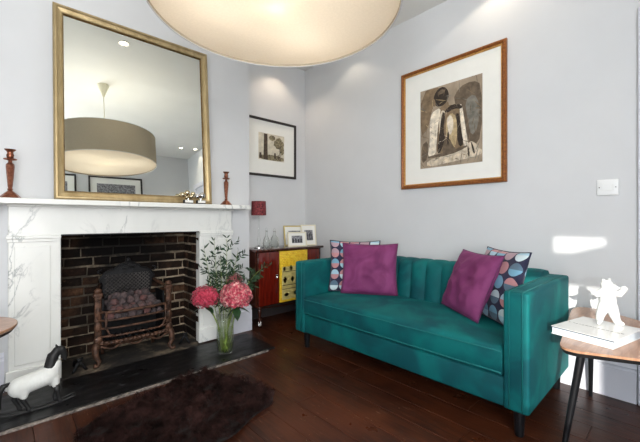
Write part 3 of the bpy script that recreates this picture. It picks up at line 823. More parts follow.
# ------------------------------------------------------------------ light switch
t = thing('switch_plate', 'white blank switch plate with two screws on the wall above the side table', 'switch', (XW, .335, 1.305), (0, 0, R(-90)))
bm = BM(); box(bm, -.053, .053, -.009, -.0005, -.05, .05, .004, 3); pl_ = obj('plate', bm, M['switch'], t, True, world=False, auto=40)
bm = BM(); box(bm, -.03, .03, -.011, -.008, -.02, .02, .002, 2); obj('blank_panel', bm, M['switch'], pl_, world=False)
for s in (-1, 1):
    bm = BM(); lathe(bm, [(.003, 0), (.003, .001), (.001, .0015)], mat=Matrix.Translation((s*.04, -.009, 0)) @ Matrix.Rotation(PI/2, 4, 'X'), n=12); obj('screw', bm, M['iron_black'], pl_, world=False)

# ------------------------------------------------------------------ sofa
SX0, SX1, SY0, SY1 = 1.875, 2.71, .520, 2.340
AW = .120
so = thing('sofa', 'teal green velvet sofa with channelled back standing against the right wall', 'sofa', ((SX0+SX1)/2, (SY0+SY1)/2, 0))
def softbox(x0, x1, y0, y1, z0, z1, bev, seg=4, puff=0, n=0, taper=None):
    bm = BM(); box(bm, x0, x1, y0, y1, z0, z1, bev, seg); return bm
def arm(y0, y1, outer):
    bm = BM(); box(bm, SX0, SX1, y0, y1, .135, .738, .015, 4)
    a = obj('armrest', bm, M['teal'], so, True, auto=60)
    bm = BM()
    for yy in (y0+.03, y1-.03):   # piping round the front border and over the top
        pts = [(SX0-.001, yy, .15), (SX0-.001, yy, .71)] + [(SX0+.015-.016*math.cos(q), yy, .723+.016*math.sin(q)) for q in [PI/2*k/5 for k in range(6)]] + [(SX1-.05, yy, .739)]
        tube(bm, pts, .0035, 6)
    obj('piping', bm, M['teal_seam'], a, True)
arm(SY0, SY0+AW, -1); arm(SY1-AW, SY1, 1)
YI0, YI1 = SY0+AW, SY1-AW
bm = BM(); box(bm, SX0+.012, SX1-.05, YI0-.006, YI1+.006, .135, .29, .014, 3); obj('base_frame', bm, M['teal'], so, True, auto=60)
# back: fluted front, rounded top
bm = BM()
nf = 12; m = nf*10; XF = 2.50
prof = [(XF-.035, .30), (XF-.03, .46), (XF-.012, .60), (XF, .70), (XF+.008, .73), (XF+.03, .758), (XF+.07, .768), (XF+.13, .768), (SX1-.03, .76), (SX1-.004, .74), (SX1, .70), (SX1, .14), (SX1-.04, .14), (XF+.05, .14)]
rings = []
for i in range(m+1):
    u = i/m; y = YI0-.01+(YI1-YI0+.02)*u; fl = abs(math.sin(PI*nf*u))**.5
    ring = []
    for k, (x, z) in enumerate(prof):
        dx = -.026*fl if k <= 4 else (-.010*fl if k == 5 else 0); dz = .006*fl if 5 <= k <= 7 else 0
        ring.append(bm.verts.new((x+dx, y, z+dz)))
    rings.append(ring)
k = len(prof)
for A, B in zip(rings, rings[1:]):
    for i in range(k): bm.faces.new((A[i], A[(i+1) % k], B[(i+1) % k], B[i]))
bm.faces.new(rings[0]); bm.faces.new(rings[-1][::-1])
obj('backrest', bm, M['teal'], so, True, auto=70)
# seat cushion
bm = BM(); nx, ny = 16, 34
cx0, cx1, cy0, cy1 = SX0+.0, 2.485, YI0+.004, YI1-.004
def cush_pt(u, v, top):
    x = cx0+(cx1-cx0)*u; y = cy0+(cy1-cy0)*v
    crown = .022*(max(0, 1-(2*u-1)**2)**.5)*(max(0, 1-(2*v-1)**4)) if top else 0
    ed = min(u*(cx1-cx0), v*(cy1-cy0), (1-v)*(cy1-cy0)); rr = .03
    drop = rr-math.sqrt(max(0, rr*rr-(rr-min(ed, rr))**2)) if ed < rr else 0
    wr = .003*noise.noise((x*5, y*5, 1)) if top else 0
    return Vector((x, y, (.447+crown+wr-drop*.8) if top else (.29+drop*.6)))
for top in (True, False):
    us = [0, .01, .025, .05]+[.05+.95*i/nx for i in range(1, nx+1)]
    vs_ = [0, .004, .01, .02]+[.02+.96*i/ny for i in range(1, ny)]+[.98, .99, .996, 1]
    grid = [[bm.verts.new(cush_pt(u, v, top)) for v in vs_] for u in us]
    for i in range(len(us)-1):
        for j in range(len(vs_)-1): bm.faces.new((grid[i][j], grid[i+1][j], grid[i+1][j+1], grid[i][j+1]))
    if top: gt = grid
    else: gb = grid
nu, nv = len(gt), len(gt[0])
loop_t = [gt[i][0] for i in range(nu)]+[gt[-1][j] for j in range(1, nv)]+[gt[i][-1] for i in range(nu-2, -1, -1)]+[gt[0][j] for j in range(nv-2, 0, -1)]
loop_b = [gb[i][0] for i in range(nu)]+[gb[-1][j] for j in range(1, nv)]+[gb[i][-1] for i in range(nu-2, -1, -1)]+[gb[0][j] for j in range(nv-2, 0, -1)]
for i in range(len(loop_t)): 
    j = (i+1) % len(loop_t); bm.faces.new((loop_t[i], loop_t[j], loop_b[j], loop_b[i]))
sc_ = obj('seat_cushion', bm, M['teal'], so, True, auto=60)
bm = BM()
for z in (.422, .312):
    tube(bm, [(cx0-.002, cy0+.004+(cy1-cy0-.008)*i/30, z+.001*math.sin(i)) for i in range(31)], .0038, 6)
obj('piping', bm, M['teal_seam'], sc_, True)
for x in (SX0+.055, SX1-.06):
    for y in (SY0+.06, SY1-.10):
        bm = BM(); lathe(bm, [(.021, 0), (.022, .004), (.029, .138)], (x, y, 0), 16); obj('leg', bm, M['black_metal'], so, True, auto=40)

# ------------------------------------------------------------------ cushions
def cushion(name, label, cat, mat, seam, w, h, T, base, yaw, lean, roll=0, seed=0, wr=.006, uvflip=False):
    """base: bottom centre on seat; yaw: direction the face looks (deg from +X), lean: backwards tilt"""
    t = thing(name, label, cat, base)
    t.rotation_mode = 'XYZ'
    m = Matrix.Rotation(R(yaw), 4, 'Z') @ Matrix.Rotation(R(-lean), 4, 'Y') @ Matrix.Rotation(R(roll), 4, 'X')
    t.rotation_euler = m.to_euler()
    N = 34; bm = BM(); uvl = bm.loops.layers.uv.new('UVMap'); G = []
    for side in (1, -1):
        g = []
        for i in range(N+1):
            row = []
            for j in range(N+1):
                u, v = -1+2*i/N, -1+2*j/N
                a, b = max(0, 1-u*u), max(0, 1-v*v)
                th = T/2*(a**.42)*(b**.42)*(1+.12*noise.noise((u*1.3+seed, v*1.3, side)))
                y = u*w/2*(1-.07*(b))*(1); z = v*h/2*(1-.07*a)
                fd = abs(noise.noise((u*1.7+v*.9+seed*3, v*1.9-u*.6, seed)))
                wrk = wr*(.35-fd)*min(1, (a*b)**.5*1.5) + wr*.22*noise.noise((u*5+seed, v*2.4, seed+4))*min(1, (a*b)**.5)
                sag = -.015*(a)*(1 if v < 0 else 0)*(-v)
                row.append(bm.verts.new((side*th+wrk, y, z+h/2+sag)))
            g.append(row)
        G.append(g)
        for i in range(N):
            for j in range(N):
                f = bm.faces.new((g[i][j], g[i+1][j], g[i+1][j+1], g[i][j+1]))
                for lp, (p, q) in zip(f.loops, ((i, j), (i+1, j), (i+1, j+1), (i, j+1))): lp[uvl].uv = (p/N, q/N)
    bmesh.ops.remove_doubles(bm, verts=bm.verts[:], dist=.0008)
    o = obj('cover', bm, mat, t, True, world=False)
    bm = BM(); pts = []
    for s in range(4):
        for k in range(20):
            q = -1+2*k/20
            u, v = [(q, -1), (1, q), (-q, 1), (-1, -q)][s]
            a, b = max(0, 1-u*u), max(0, 1-v*v)
            pts.append((0, u*w/2*(1-.07*b), v*h/2*(1-.07*a)+h/2+(-.015*a if v < -.99 else 0)))
    tube(bm, pts, .004, 6, True); obj('seam_piping', bm, seam, t, True, world=False)
    return t
cushion('cushion', 'purple velvet cushion in front of the dotted one at the left end of the sofa', 'cushion', M['purple'], M['purple_seam'], .48, .435, .15, (2.262, 1.829, .472), 180+33, 13, 0, 1, .03)
cushion('cushion', 'navy cushion with half and half dots behind the left purple cushion, against the left armrest', 'cushion', M['dots'], M['navy_seam'], .46, .46, .12, (2.285, 2.015, .462), 180+36, 12, 0, 5, .004)
cushion('cushion', 'purple velvet cushion tilted on its corner at the right end of the sofa', 'cushion', M['purple'], M['purple_seam'], .50, .44, .14, (2.272, 1.062, .472), 180-38, 23, 0, 9, .028)
cushion('cushion', 'navy cushion with half and half dots between the right purple cushion and right armrest', 'cushion', M['dots'], M['navy_seam'], .47, .46, .12, (2.31, .875, .466), 180-40, 16, 0, 14, .004)

# ------------------------------------------------------------------ plectrum side table
def rounded_tri(P, r, n=10):
    out = []
    for i in range(3):
        a, b, c = Vector(P[i-1]), Vector(P[i]), Vector(P[(i+1) % 3])
        r_ = r; r = r_[i] if isinstance(r_, (list, tuple)) else r_
        d1, d2 = (a-b).normalized(), (c-b).normalized()
        ang = d1.angle(d2); L = r/math.tan(ang/2); p0, p1 = b+d1*L, b+d2*L; r = r_
        for k in range(n+1):
            t = k/n; out.append((1-t)**2*p0+2*t*(1-t)*b+t*t*p1)
    # bulge edges: chaikin
    for _ in range(2):
        q = []
        for i in range(len(out)):
            a, b = out[i], out[(i+1) % len(out)]; q += [a*.75+b*.25, a*.25+b*.75]
        out = q
    return out
tb = thing('side_table', 'plectrum shaped oak topped side table with black splayed legs beside the sofa', 'side table', (2.25, .15, 0))
TP = [(1.735, .372), (2.81, .512), (2.08, -.42)]
tp = rounded_tri(TP, (.07, .13, .15))
def slab(bm, pts, z0, z1, inset=0):
    c = sum(pts, Vector((0, 0)))/len(pts)
    q = [p+(c-p).normalized()*inset for p in pts]
    A = [bm.verts.new((p.x, p.y, z0)) for p in q]; B = [bm.verts.new((p.x, p.y, z1)) for p in pts]
    n = len(pts)
    for i in range(n): bm.faces.new((A[i], A[(i+1) % n], B[(i+1) % n], B[i]))
    bm.faces.new(A[::-1]); bm.faces.new(B)
bm = BM(); slab(bm, tp, .540, .550, 0); obj('table_top', bm, M['table'], tb)
bm = BM(); slab(bm, [p for p in tp], .522, .5398, .012); obj('black_edge', bm, M['black_paint'], tb)
for (x0, y0, x1, y1) in ((2.60, .39, 2.685, .405), (1.89, .315, 1.845, .385), (2.06, -.08, 2.03, -.25)):
    bm = BM(); tube(bm, [(x0, y0, .522), ((x0+x1)/2, (y0+y1)/2, .26), (x1, y1, 0.002)], [.017, .014, .010], 14); obj('leg', bm, M['black_metal'], tb, True, auto=40)

# book
A_, B_, C_ = Vector((1.946, .446)), Vector((1.866, .214)), Vector((2.253, .372))
bu = (C_-A_).normalized(); bv = (B_-A_).normalized(); bv = (bv-bu*bv.dot(bu)).normalized()
Lb, Wb = .315, .245
bk = thing('book', 'thick white hardback book lying on the plectrum shaped side table', 'book', (A_.x, A_.y, .5505), (0, 0, math.atan2(bu.y, bu.x)))
sg = -1   # local y: bv direction is -y of the rotated frame
bm = BM(); box(bm, 0, Lb, -Wb, 0, 0, .003, .001, 1); box(bm, 0, Lb, -Wb, 0, .035, .038, .001, 1); box(bm, Lb-.004, Lb, -Wb, 0, .003, .035, .001, 1)
cv = obj('cover', bm, M['white_glaze'], bk, world=False)
bm = BM(); box(bm, .004, Lb-.004, -Wb+.004, -.004, .003, .0335); obj('page_block', bm, M['page'], bk, world=False)
bm = BM(); box(bm, .0005, .0038, -Wb+.001, -.001, .0312, .0349); obj('cover_edge_line', bm, M['navy'], bk, world=False)
bm = BM(); rr = random.Random(3)
y = -.012
while y > -Wb+.015:
    l = rr.uniform(.004, .014)
    if rr.random() > .2:
        x = .14+rr.uniform(-.002, .002); box(bm, x, x+rr.uniform(.004, .008), y-l, y, .0381, .0384)
    y -= l+rr.uniform(.002, .005)
obj('cover_lettering', bm, M['ink'], cv, world=False)

# bear figurine
def fuse(o, vox, sm=6):
    md = o.modifiers.new('fuse', 'REMESH'); md.mode = 'VOXEL'; md.voxel_size = vox; md.use_smooth_shade = True
    ms = o.modifiers.new('soften', 'SMOOTH'); ms.iterations = sm; ms.factor = .5
def capsule(bm, p, q, r0, r1, n=6):
    p, q = Vector(p), Vector(q)
    for k in range(n+1):
        t = k/n; ball(bm, p.lerp(q, t), r0+(r1-r0)*t, 12, 8)
# figure local: X = screen right, Y = depth away, Z up
az = R(-42)  # local +x to camera right
be = thing('bear_figurine', 'white ceramic bear figurine with arms spread standing on the white book', 'figurine', (2.172, .262, .5892), (0, 0, R(-44)))
bm = BM()
ball(bm, (0, 0, .118), (.036, .034, .05)); ball(bm, (.0, 0, .150), (.032, .03, .036)); ball(bm, (.004, 0, .09), (.037, .034, .034))
ball(bm, (-.004, 0, .192), (.027, .026, .026)); capsule(bm, (.010, -.008, .187), (.034, -.016, .180), .015, .009, 4)
ball(bm, (-.02, 0, .215), (.009, .006, .009)); ball(bm, (.010, .0, .218), (.009, .006, .009)); capsule(bm, (0, 0, .16), (-.002, 0, .185), .027, .024, 3)
capsule(bm, (-.024, 0, .158), (-.055, -.004, .146), .017, .014, 5); capsule(bm, (-.055, -.004, .146), (-.082, -.008, .157), .014, .007, 5)
capsule(bm, (.026, 0, .155), (.052, -.006, .146), .016, .014, 5); capsule(bm, (.052, -.006, .146), (.072, -.010, .170), .014, .013, 5); ball(bm, (.073, -.010, .174), .015)
capsule(bm, (-.018, 0, .085), (-.030, .006, .045), .026, .019, 6); capsule(bm, (-.030, .006, .045), (-.036, .006, .012), .019, .014, 5); capsule(bm, (-.038, .004, .010), (-.052, -.012, .009), .0115, .0095, 4)
capsule(bm, (.018, 0, .085), (.030, -.004, .045), .027, .022, 6); capsule(bm, (.030, -.004, .045), (.040, -.008, .013), .021, .016, 5); capsule(bm, (.042, -.012, .012), (.044, -.030, .010), .013, .0105, 4)
bo = obj('body', bm, M['white_glaze'], be, True, world=False); fuse(bo, .0035, 4)
bm = BM(); ball(bm, (.042, -.019, .181), .0035, 8, 6); ball(bm, (.010, -.028, .197), .0022, 8, 6); ball(bm, (.024, -.018, .198), .0022, 8, 6)
obj('nose_and_eyes', bm, M['white_glaze'], be, True, world=False)

# ------------------------------------------------------------------ round table at left edge
lt = thing('round_side_table', 'round copper brown side table cut off by the left edge of the photograph', 'side table', (-.20, 2.25, 0))
bm = BM(); lathe(bm, [(.24, .580), (.25, .590), (.25, .598), (.247, .600)], (-.20, 2.25, 0), 48); obj('table_top', bm, M['table'], lt, True, auto=30)
bm = BM(); lathe(bm, [(.232, .566), (.243, .5795)], (-.20, 2.25, 0), 48); obj('black_edge', bm, M['black_paint'], lt, True, auto=30)
for k in range(3):
    a = R(52+120*k); r0, r1 = .17, .245
    bm = BM(); tube(bm, [(-.20+r0*math.cos(a), 2.25+r0*math.sin(a), .567), (-.20+r1*math.cos(a), 2.25+r1*math.sin(a), (.0165 if (2.25+r1*math.sin(a)) > 2.38 else .001))], [.014, .009], 12); obj('leg', bm, M['black_metal'], lt, True, auto=40)

# ------------------------------------------------------------------ toy horse
hx, hy = .137, 2.54
ho = thing('toy_horse', 'white carved toy horse with black head and legs on the hearth', 'toy horse', (hx, hy, .017))
bm = BM()
capsule(bm, (-.070, 0, .150), (.050, 0, .175), .052, .054, 8); ball(bm, (-.074, 0, .148), (.053, .050, .056)); ball(bm, (.062, 0, .182), (.046, .042, .060))
capsule(bm, (.068, 0, .19), (.088, 0, .235), .040, .026, 5)
for s, x in ((1, -.078), (-1, -.058)): capsule(bm, (x, s*.018, .14), (x+.002, s*.022, .098), .032, .020, 4)
for s, x in ((1, .066), (-1, .080)): capsule(bm, (x, s*.016, .15), (x+.006, s*.02, .115), .028, .019, 4)
o = obj('body', bm, M['white_paint'], ho, True, world=False); fuse(o, .005, 4)
bm = BM()
capsule(bm, (.064, 0, .225), (.074, 0, .275), .032, .028, 5); capsule(bm, (.074, 0, .275), (.094, 0, .312), .028, .022, 5)
capsule(bm, (.094, 0, .312), (.114, 0, .312), .022, .020, 3); capsule(bm, (.114, 0, .310), (.128, 0, .280), .021, .016, 4); capsule(bm, (.128, 0, .280), (.130, 0, .252), .016, .012, 4)
for s in (-1, 1): capsule(bm, (.094, s*.014, .328), (.090, s*.017, .338), .007, .006, 3)
capsule(bm, (.044, 0, .225), (.060, 0, .290), .014, .014, 6)
o = obj('head', bm, M['black_paint'], ho, True, world=False); fuse(o, .0045, 4)
for (x0, x1, x2, y) in ((-.080, -.096, -.078, .022), (-.054, -.060, -.040, -.022), (.070, .094, .082, .02), (.086, .094, .100, -.02)):
    bm = BM(); tube(bm, [(x0, y, .12), (x1, y, .078), (x2, y, .034), (x2+.004, y, .019), (x2+.012, y, .014)], [.019, .014, .010, .013, .013], 10); obj('leg', bm, M['black_paint'], ho, True, world=False)
bm = BM(); tube(bm, [(-.112, 0, .178), (-.140, 0, .172), (-.158, 0, .14), (-.162, 0, .09), (-.152, 0, .05)], [.009, .015, .017, .014, .005], 10); obj('tail', bm, M['black_paint'], ho, True, world=False)
for s in (-1, 1):
    bm = BM(); tube(bm, [(-.18+.36*k/14, s*.021, .0065+.018*(abs(-1+2*k/14)**3)) for k in range(15)], .006, 8); obj('rocker', bm, M['black_paint'], ho, True, world=False)

# ------------------------------------------------------------------ sheepskin rug
rug_poly = [(1.06, 2.36), (1.13, 2.24), (1.19, 2.0), (1.23, 1.80), (1.19, 1.68), (1.08, 1.66), (.98, 1.63), (.86, 1.56), (.74, 1.57), (.62, 1.68), (.48, 1.74), (.34, 1.84), (.26, 2.02), (.30, 2.16), (.44, 2.22), (.58, 2.27), (.70, 2.30), (.84, 2.34), (.96, 2.375)]
rug = thing('sheepskin_rug', 'dark brown shaggy sheepskin rug on the floorboards before the hearth', 'rug', (.75, 1.97, 0))
sp_ = [Vector(p) for p in smoothpoly(rug_poly, 2)]
bm = BM(); slab(bm, [p*1.0 for p in sp_], .001, .012, -.0); obj('hide', bm, M['hide'], rug)
def inside(p, P):
    c = False; j = len(P)-1
    for i in range(len(P)):
        if (P[i][1] > p[1]) != (P[j][1] > p[1]) and p[0] < (P[j][0]-P[i][0])*(p[1]-P[i][1])/(P[j][1]-P[i][1])+P[i][0]: c = not c
        j = i
    return c
verts, faces = [], []
rr = random.Random(11); cnt = 0
tufts = []
while len(tufts) < 1500:
    x, y = rr.uniform(.24, 1.26), rr.uniform(1.54, 2.4)
    if inside((x, y), sp_):
        a = 6.28*noise.noise((x*4, y*4, 0))+rr.uniform(-.9, .9)-.8
        tufts.append((x, y, a, rr.uniform(.028, .058), rr.uniform(.018, .05)))
for x, y, a, L, H in tufts:
    tip = Vector((x+math.cos(a)*L, y+math.sin(a)*L, .012+H*.8))
    for k in range(16):
        bxy = Vector((x+rr.gauss(0, .013), y+rr.gauss(0, .013), .011)); tp_ = tip+Vector((rr.gauss(0, .006), rr.gauss(0, .006), rr.gauss(0, .004)))
        d = Vector((tp_.x-bxy.x, tp_.y-bxy.y)); q = (Vector((-d.y, d.x)).normalized() if d.length > 1e-5 else Vector((1, 0)))*rr.uniform(.0007, .0013)
        i0 = len(verts)
        for t, wv in ((0, 1), (.5, .8), (1, .15)):
            c = bxy.lerp(tp_, t); zz = .011+(tp_.z-.011)*(1-(1-t)**1.8)-.010*t*t
            verts += [(c.x-q.x*wv, c.y-q.y*wv, max(.004, zz)), (c.x+q.x*wv, c.y+q.y*wv, max(.004, zz))]
        faces += [(i0, i0+1, i0+3, i0+2), (i0+2, i0+3, i0+5, i0+4)]
me = bpy.data.meshes.new('fur'); me.from_pydata([(v[0]-.75, v[1]-1.97, v[2]) for v in verts], [], faces); me.materials.append(M['fur'])
fo = bpy.data.objects.new('fur', me); COL.objects.link(fo); fo.parent = rug; fo['kind'] = 'stuff'

# ------------------------------------------------------------------ vase with flowers
vx, vy = 1.325, 2.565
va = thing('glass_vase', 'clear glass cylinder vase of cut flowers standing on the slate hearth', 'vase', (vx, vy, .0165))
bm = BM()
lathe(bm, [(.050, 0), (.060, .004), (.066, .05), (.068, .12), (.068, .24), (.074, .335), (.0715, .335), (.0655, .24), (.0655, .12), (.063, .05), (.056, .014), (.001, .012)], (vx, vy, .0165), 36, cap=False)
bmesh.ops.contextual_create if False else None
obj('vase_body', bm, M['glass'], va, True)
bm = BM(); lathe(bm, [(.001, .0), (.044, .0), (.044, .001)], (vx, vy, .0165), 36, cap=False); obj('vase_foot', bm, M['glass'], va)
bm = BM(); lathe(bm, [(.061, .016), (.064, .12), (.0645, .2)], (vx, vy, .0165), 30); obj('water', bm, M['water'], va, True, auto=30)
def petal_head(bm, c, r, n, rr, sq=.85):
    ga = PI*(3-5**.5)
    for i in range(n):
        z = 1-1.75*(i+.5)/n; q = math.sqrt(max(0, 1-z*z)); a = ga*i
        nrm = Vector((q*math.cos(a), q*math.sin(a), z)); rad = r*(1+rr.uniform(-.09, .07))
        p = Vector(c)+Vector((nrm.x*rad, nrm.y*rad, nrm.z*rad*sq)); nn = (nrm+Vector([rr.uniform(-.35, .35) for _ in range(3)])).normalized()
        t1 = nn.orthogonal().normalized(); t2 = nn.cross(t1); rot = rr.uniform(0, PI); s = r*.135*rr.uniform(.8, 1.2)
        cc = bm.verts.new(p-nn*s*.25)
        for k in range(4):
            b = rot+k*PI/2; d = t1*math.cos(b)+t2*math.sin(b); e = t1*math.cos(b+PI/2)+t2*math.sin(b+PI/2)
            v1 = bm.verts.new(p+d*s*.55+e*s*.5+nn*s*.05); v2 = bm.verts.new(p+d*s*1.15+nn*s*.12); v3 = bm.verts.new(p+d*s*.55-e*s*.5+nn*s*.05)
            bm.faces.new((cc, v1, v2, v3))
def leafmesh(bm, p, d, L, wd, nrm, curl=.15):
    p, d, nrm = Vector(p), Vector(d).normalized(), Vector(nrm)
    s = d.cross(nrm)
    if s.length < .01: s = d.orthogonal()
    s.normalize(); u = s.cross(d)
    rows = []
    for t, wv in ((0, .05), (.2, .75), (.45, 1), (.75, .65), (1, .02)):
        c = p+d*L*t-u*L*curl*t*t; rows.append([bm.verts.new(c-s*wd*wv/2+u*wd*.12*wv), bm.verts.new(c), bm.verts.new(c+s*wd*wv/2+u*wd*.12*wv)])
    for A, B in zip(rows, rows[1:]):
        for k in range(2): bm.faces.new((A[k], A[k+1], B[k+1], B[k]))
rf = random.Random(21)
def hydrangea(c, r, mat, label, base, n=170, leaves=()):
    c = Vector(c); t = thing('hydrangea', label, 'flower', base)
    neck = Vector((vx+(c.x-vx)*.45, vy+(c.y-vy)*.45, .31))
    bm = BM(); tube(bm, bez(base, neck, c-Vector((0, 0, r*.3)), 10), .0055, 7); obj('stem', bm, M['stem'], t, True)
    bm = BM(); petal_head(bm, c, r, n, rf)
    ball(bm, c, (r*.86, r*.86, r*.72), 16, 10); obj('flower_head', bm, mat, t)
    for d, L in leaves:
        bm = BM(); leafmesh(bm, c-Vector((0, 0, r*.75)), d, L, L*.5, (0, 0, 1)); obj('leaf', bm, M['leaf_dark'], t, True)
# camera right vector = (sin,-cos) ~ (.7325,-.681)
rv = Vector((.7325, -.681, 0)); fv = Vector((.681, .7325, 0)); V0 = Vector((vx, vy, 0))
def at(rgt, z, dep=0): return V0+rv*rgt+fv*dep+Vector((0, 0, z))
hydrangea(at(-.155, .475, -.02), .105, M['petal_red'], 'crimson hydrangea head leaning left out of the glass vase', at(.02, .03), 200, (((-.5, .8, -.3), .12), ((.5, -.3, -.6), .12), ((.7, -.6, .3), .12), ((.2, -.9, -.2), .11)))
hydrangea(at(.10, .49, -.04), .122, M['petal_pink'], 'pale pink flecked hydrangea head, the largest bloom in the glass vase', at(-.02, .03, .01), 240, (((.8, -.5, -.3), .12), ((-.3, -.7, -.5), .13), ((-.8, .5, -.1), .13), ((-.6, .3, -.6), .12)))
hydrangea(at(.06, .59, .07), .075, M['petal_dark'], 'small faded maroon hydrangea head behind the two bright blooms', at(0, .03, -.02), 110, (((.2, .2, .8), .08),))
def sprig(tip, mid, label, base, n, L=.058):
    t = thing('leafy_sprig', label, 'foliage', base, group='green sprigs in the glass vase')
    pts = bez(base, mid, tip, 24); bm = BM(); tube(bm, pts, [.0036-.0026*i/24 for i in range(25)], 6); obj('stem', bm, M['stem'], t, True)
    bm = BM(); start = 10
    for i in range(start, 25, 1 if n > 1 else 2):
        d = (pts[min(24, i+1)]-pts[i-1]).normalized(); p = pts[i]
        for s in range(n):
            ang = rf.uniform(0, 2*PI); o = d.orthogonal().normalized(); o2 = d.cross(o); side = o*math.cos(ang)+o2*math.sin(ang)
            leafmesh(bm, p, d*.65+side*.9+Vector((0, 0, .15)), L*rf.uniform(.7, 1.25), .0125*rf.uniform(.8, 1.2), side.cross(d)+Vector((0, 0, .4)), rf.uniform(-.1, .25))
    for i in ((12, 15, 18, 21) if n > 1 else (10, 13, 16, 19, 22)):   # side twigs
        d = (pts[min(24, i+1)]-pts[i-1]).normalized(); o = rv*(1 if i % 2 else -1)+Vector((0, 0, rf.uniform(.1, .5)))+fv*rf.uniform(-.4, .4)
        q = pts[i]+(o.normalized()*.75+d*.5)*rf.uniform(.07, .13); tw = bez(pts[i], pts[i].lerp(q, .5)+Vector((0, 0, .01)), q, 6)
        tube(bm, tw, .0011, 4)
        for k in range(1, 7):
            dd = (q-pts[i]).normalized()
            for s in ((-1, 1) if k % 2 else (1,)):
                ang = rf.uniform(0, 2*PI); o1 = dd.orthogonal().normalized(); side = o1*math.cos(ang)+dd.cross(o1)*math.sin(ang)
                leafmesh(bm, tw[k], dd*.6+side*.8, L*rf.uniform(.6, 1.0), .0125, side.cross(dd), .1)
    obj('leaves', bm, M['leaf'], t)
b0 = at(0, .03)
sprig(at(-.12, .66, .08), at(-.05, .42), 'low bushy green sprig between the crimson and pink blooms', at(-.015, .03, .03), 2)
sprig(at(.05, .70, .10), at(.01, .42), 'low bushy green sprig directly behind the faded maroon bloom', at(.005, .03, .035), 2)
sprig(at(-.10, .93, .03), at(-.06, .45), 'tall green leafy sprig at the left, reaching the top of the marble jamb', at(-.02, .03), 2)
sprig(at(.0, .95, .05), at(.01, .5), 'tallest green leafy sprig rising straight up behind the flowers', b0, 2)
sprig(at(.09, .84, .06), at(.03, .5), 'green leafy sprig leaning slightly right above the pink bloom', at(.01, .03, .02), 2)
sprig(at(-.19, .86, .05), at(-.09, .45), 'green leafy sprig rising above the crimson bloom, against the brick edge', at(-.03, .03, .01), 2)
sprig(at(.33, .72, .04), at(.10, .60), 'green leafy sprig arching far right across the sideboard', at(.02, .03, -.01), 2, .05)
sprig(at(.24, .64, .08), at(.08, .5), 'short green leafy sprig low at the right, behind the pink bloom', at(.03, .03, .01), 2)
sprig(at(-.04, .78, .0), at(-.02, .45), 'short green leafy sprig in the middle of the bunch, just above the maroon bloom', at(0, .03, .02), 2)

# ------------------------------------------------------------------ sideboard in the alcove
bx0, bx1, by0, by1 = 1.835, 2.745, 2.915, 3.245
sb = thing('sideboard', 'red lacquered sideboard with yellow painted door on caster legs in the alcove', 'sideboard', ((bx0+bx1)/2, (by0+by1)/2, 0))
bm = BM(); box(bm, bx0+.01, bx1-.01, by0+.02, by1, .215, .775, .004, 1); obj('body', bm, M['dark_mahogany'], sb)
bm = BM(); box(bm, bx0-.012, bx1+.012, by0-.015, by1+.005, .775, .800, .008, 3); obj('top', bm, M['dark_mahogany'], sb, True, auto=50)
def sdoor(x0, x1, m, nm='door'):
    bm = BM(); box(bm, x0+.003, x1-.003, by0+.002, by0+.02, .225, .768, .004, 2); return obj(nm, bm, m, sb, True, auto=40)
xa, xb = 2.13, 2.52
dL = sdoor(bx0+.04, xa, M['mahogany']); dY = sdoor(xa, xb, M['yellow']); dR = sdoor(xb, bx1-.04, M['mahogany'])
dL['label'] = 'red lacquered door'; dY['label'] = 'yellow painted door with little vases'
bm = BM(); box(bm, xa-.055, xa-.03, by0-.01, by0+.004, .49, .53, .003, 1); lathe(bm, [(.006, 0), (.010, .008), (.004, .012)], mat=Matrix.Translation((xa-.042, by0-.01, .505)) @ Matrix.Rotation(PI/2, 4, 'X'), n=12); obj('lock_plate', bm, M['chrome'], dL)
bm = BM(); lathe(bm, [(.008, 0), (.012, .008), (.004, .014)], mat=Matrix.Translation((xb+.04, by0, .505)) @ Matrix.Rotation(PI/2, 4, 'X'), n=12); obj('knob', bm, M['brass'], dR)
bm = BM()
def motif(cx, cz, sx, sz, mi):
    pts = [(-.3, -1), (.3, -1), (.8, -.3), (.9, .3), (.4, .7), (.5, 1), (-.5, 1), (-.4, .7), (-.9, .3), (-.8, -.3)]
    poly(bm, [(cx+x*sx, by0+.0015, cz+z*sz) for x, z in pts], .002, (0, -1, 0), mi)
box(bm, xa+.03, xb-.03, by0-.0005, by0+.003, .25, .60, mi=3)
motif(xa+.32, .46, .024, .032, 1); motif(xa+.33, .58, .022, .024, 0); motif(xa+.06, .60-.02, .022, .022, 0); motif(xa+.15, .58, .022, .026, 1); motif(xa+.24, .58, .022, .024, 0)
motif(xa+.07, .46, .026, .035, 0); motif(xa+.17, .46, .024, .03, 1); motif(xa+.25, .46, .022, .03, 0)
motif(xa+.09, .30, .034, .02, 2); motif(xa+.21, .31, .03, .02, 1)
for z in (.545, .40, .36): box(bm, xa+.035, xb-.035, by0-.0012, by0+.002, z, z+.006, mi=2)
for f in bm.faces: pass
obj('painted_motif', bm, [M['mot_red'], M['mot_green'], M['mot_dark'], M['mot_cream']], dY)
for x in (bx0+.075, bx1-.075):
    for y in (by0+.045, by1-.045):
        bm = BM(); lathe(bm, [(.022, .215), (.024, .20), (.012, .185), (.018, .165), (.014, .14), (.010, .10), (.013, .085), (.008, .07), (.008, .05)], (x, y, 0), 14)
        L_ = obj('leg', bm, M['dark_mahogany'], sb, True, auto=40)
        bm = BM(); tube(bm, [(x-.012, y, .06), (x-.012, y-.008, .022)], .004, 6); tube(bm, [(x+.012, y, .06), (x+.012, y-.008, .022)], .004, 6)
        lathe(bm, [(.022, -.007), (.022, .007)], mat=Matrix.Translation((x, y-.008, .0225)) @ Matrix.Rotation(PI/2, 4, 'Y'), n=18); obj('caster', bm, M['chrome'], L_)
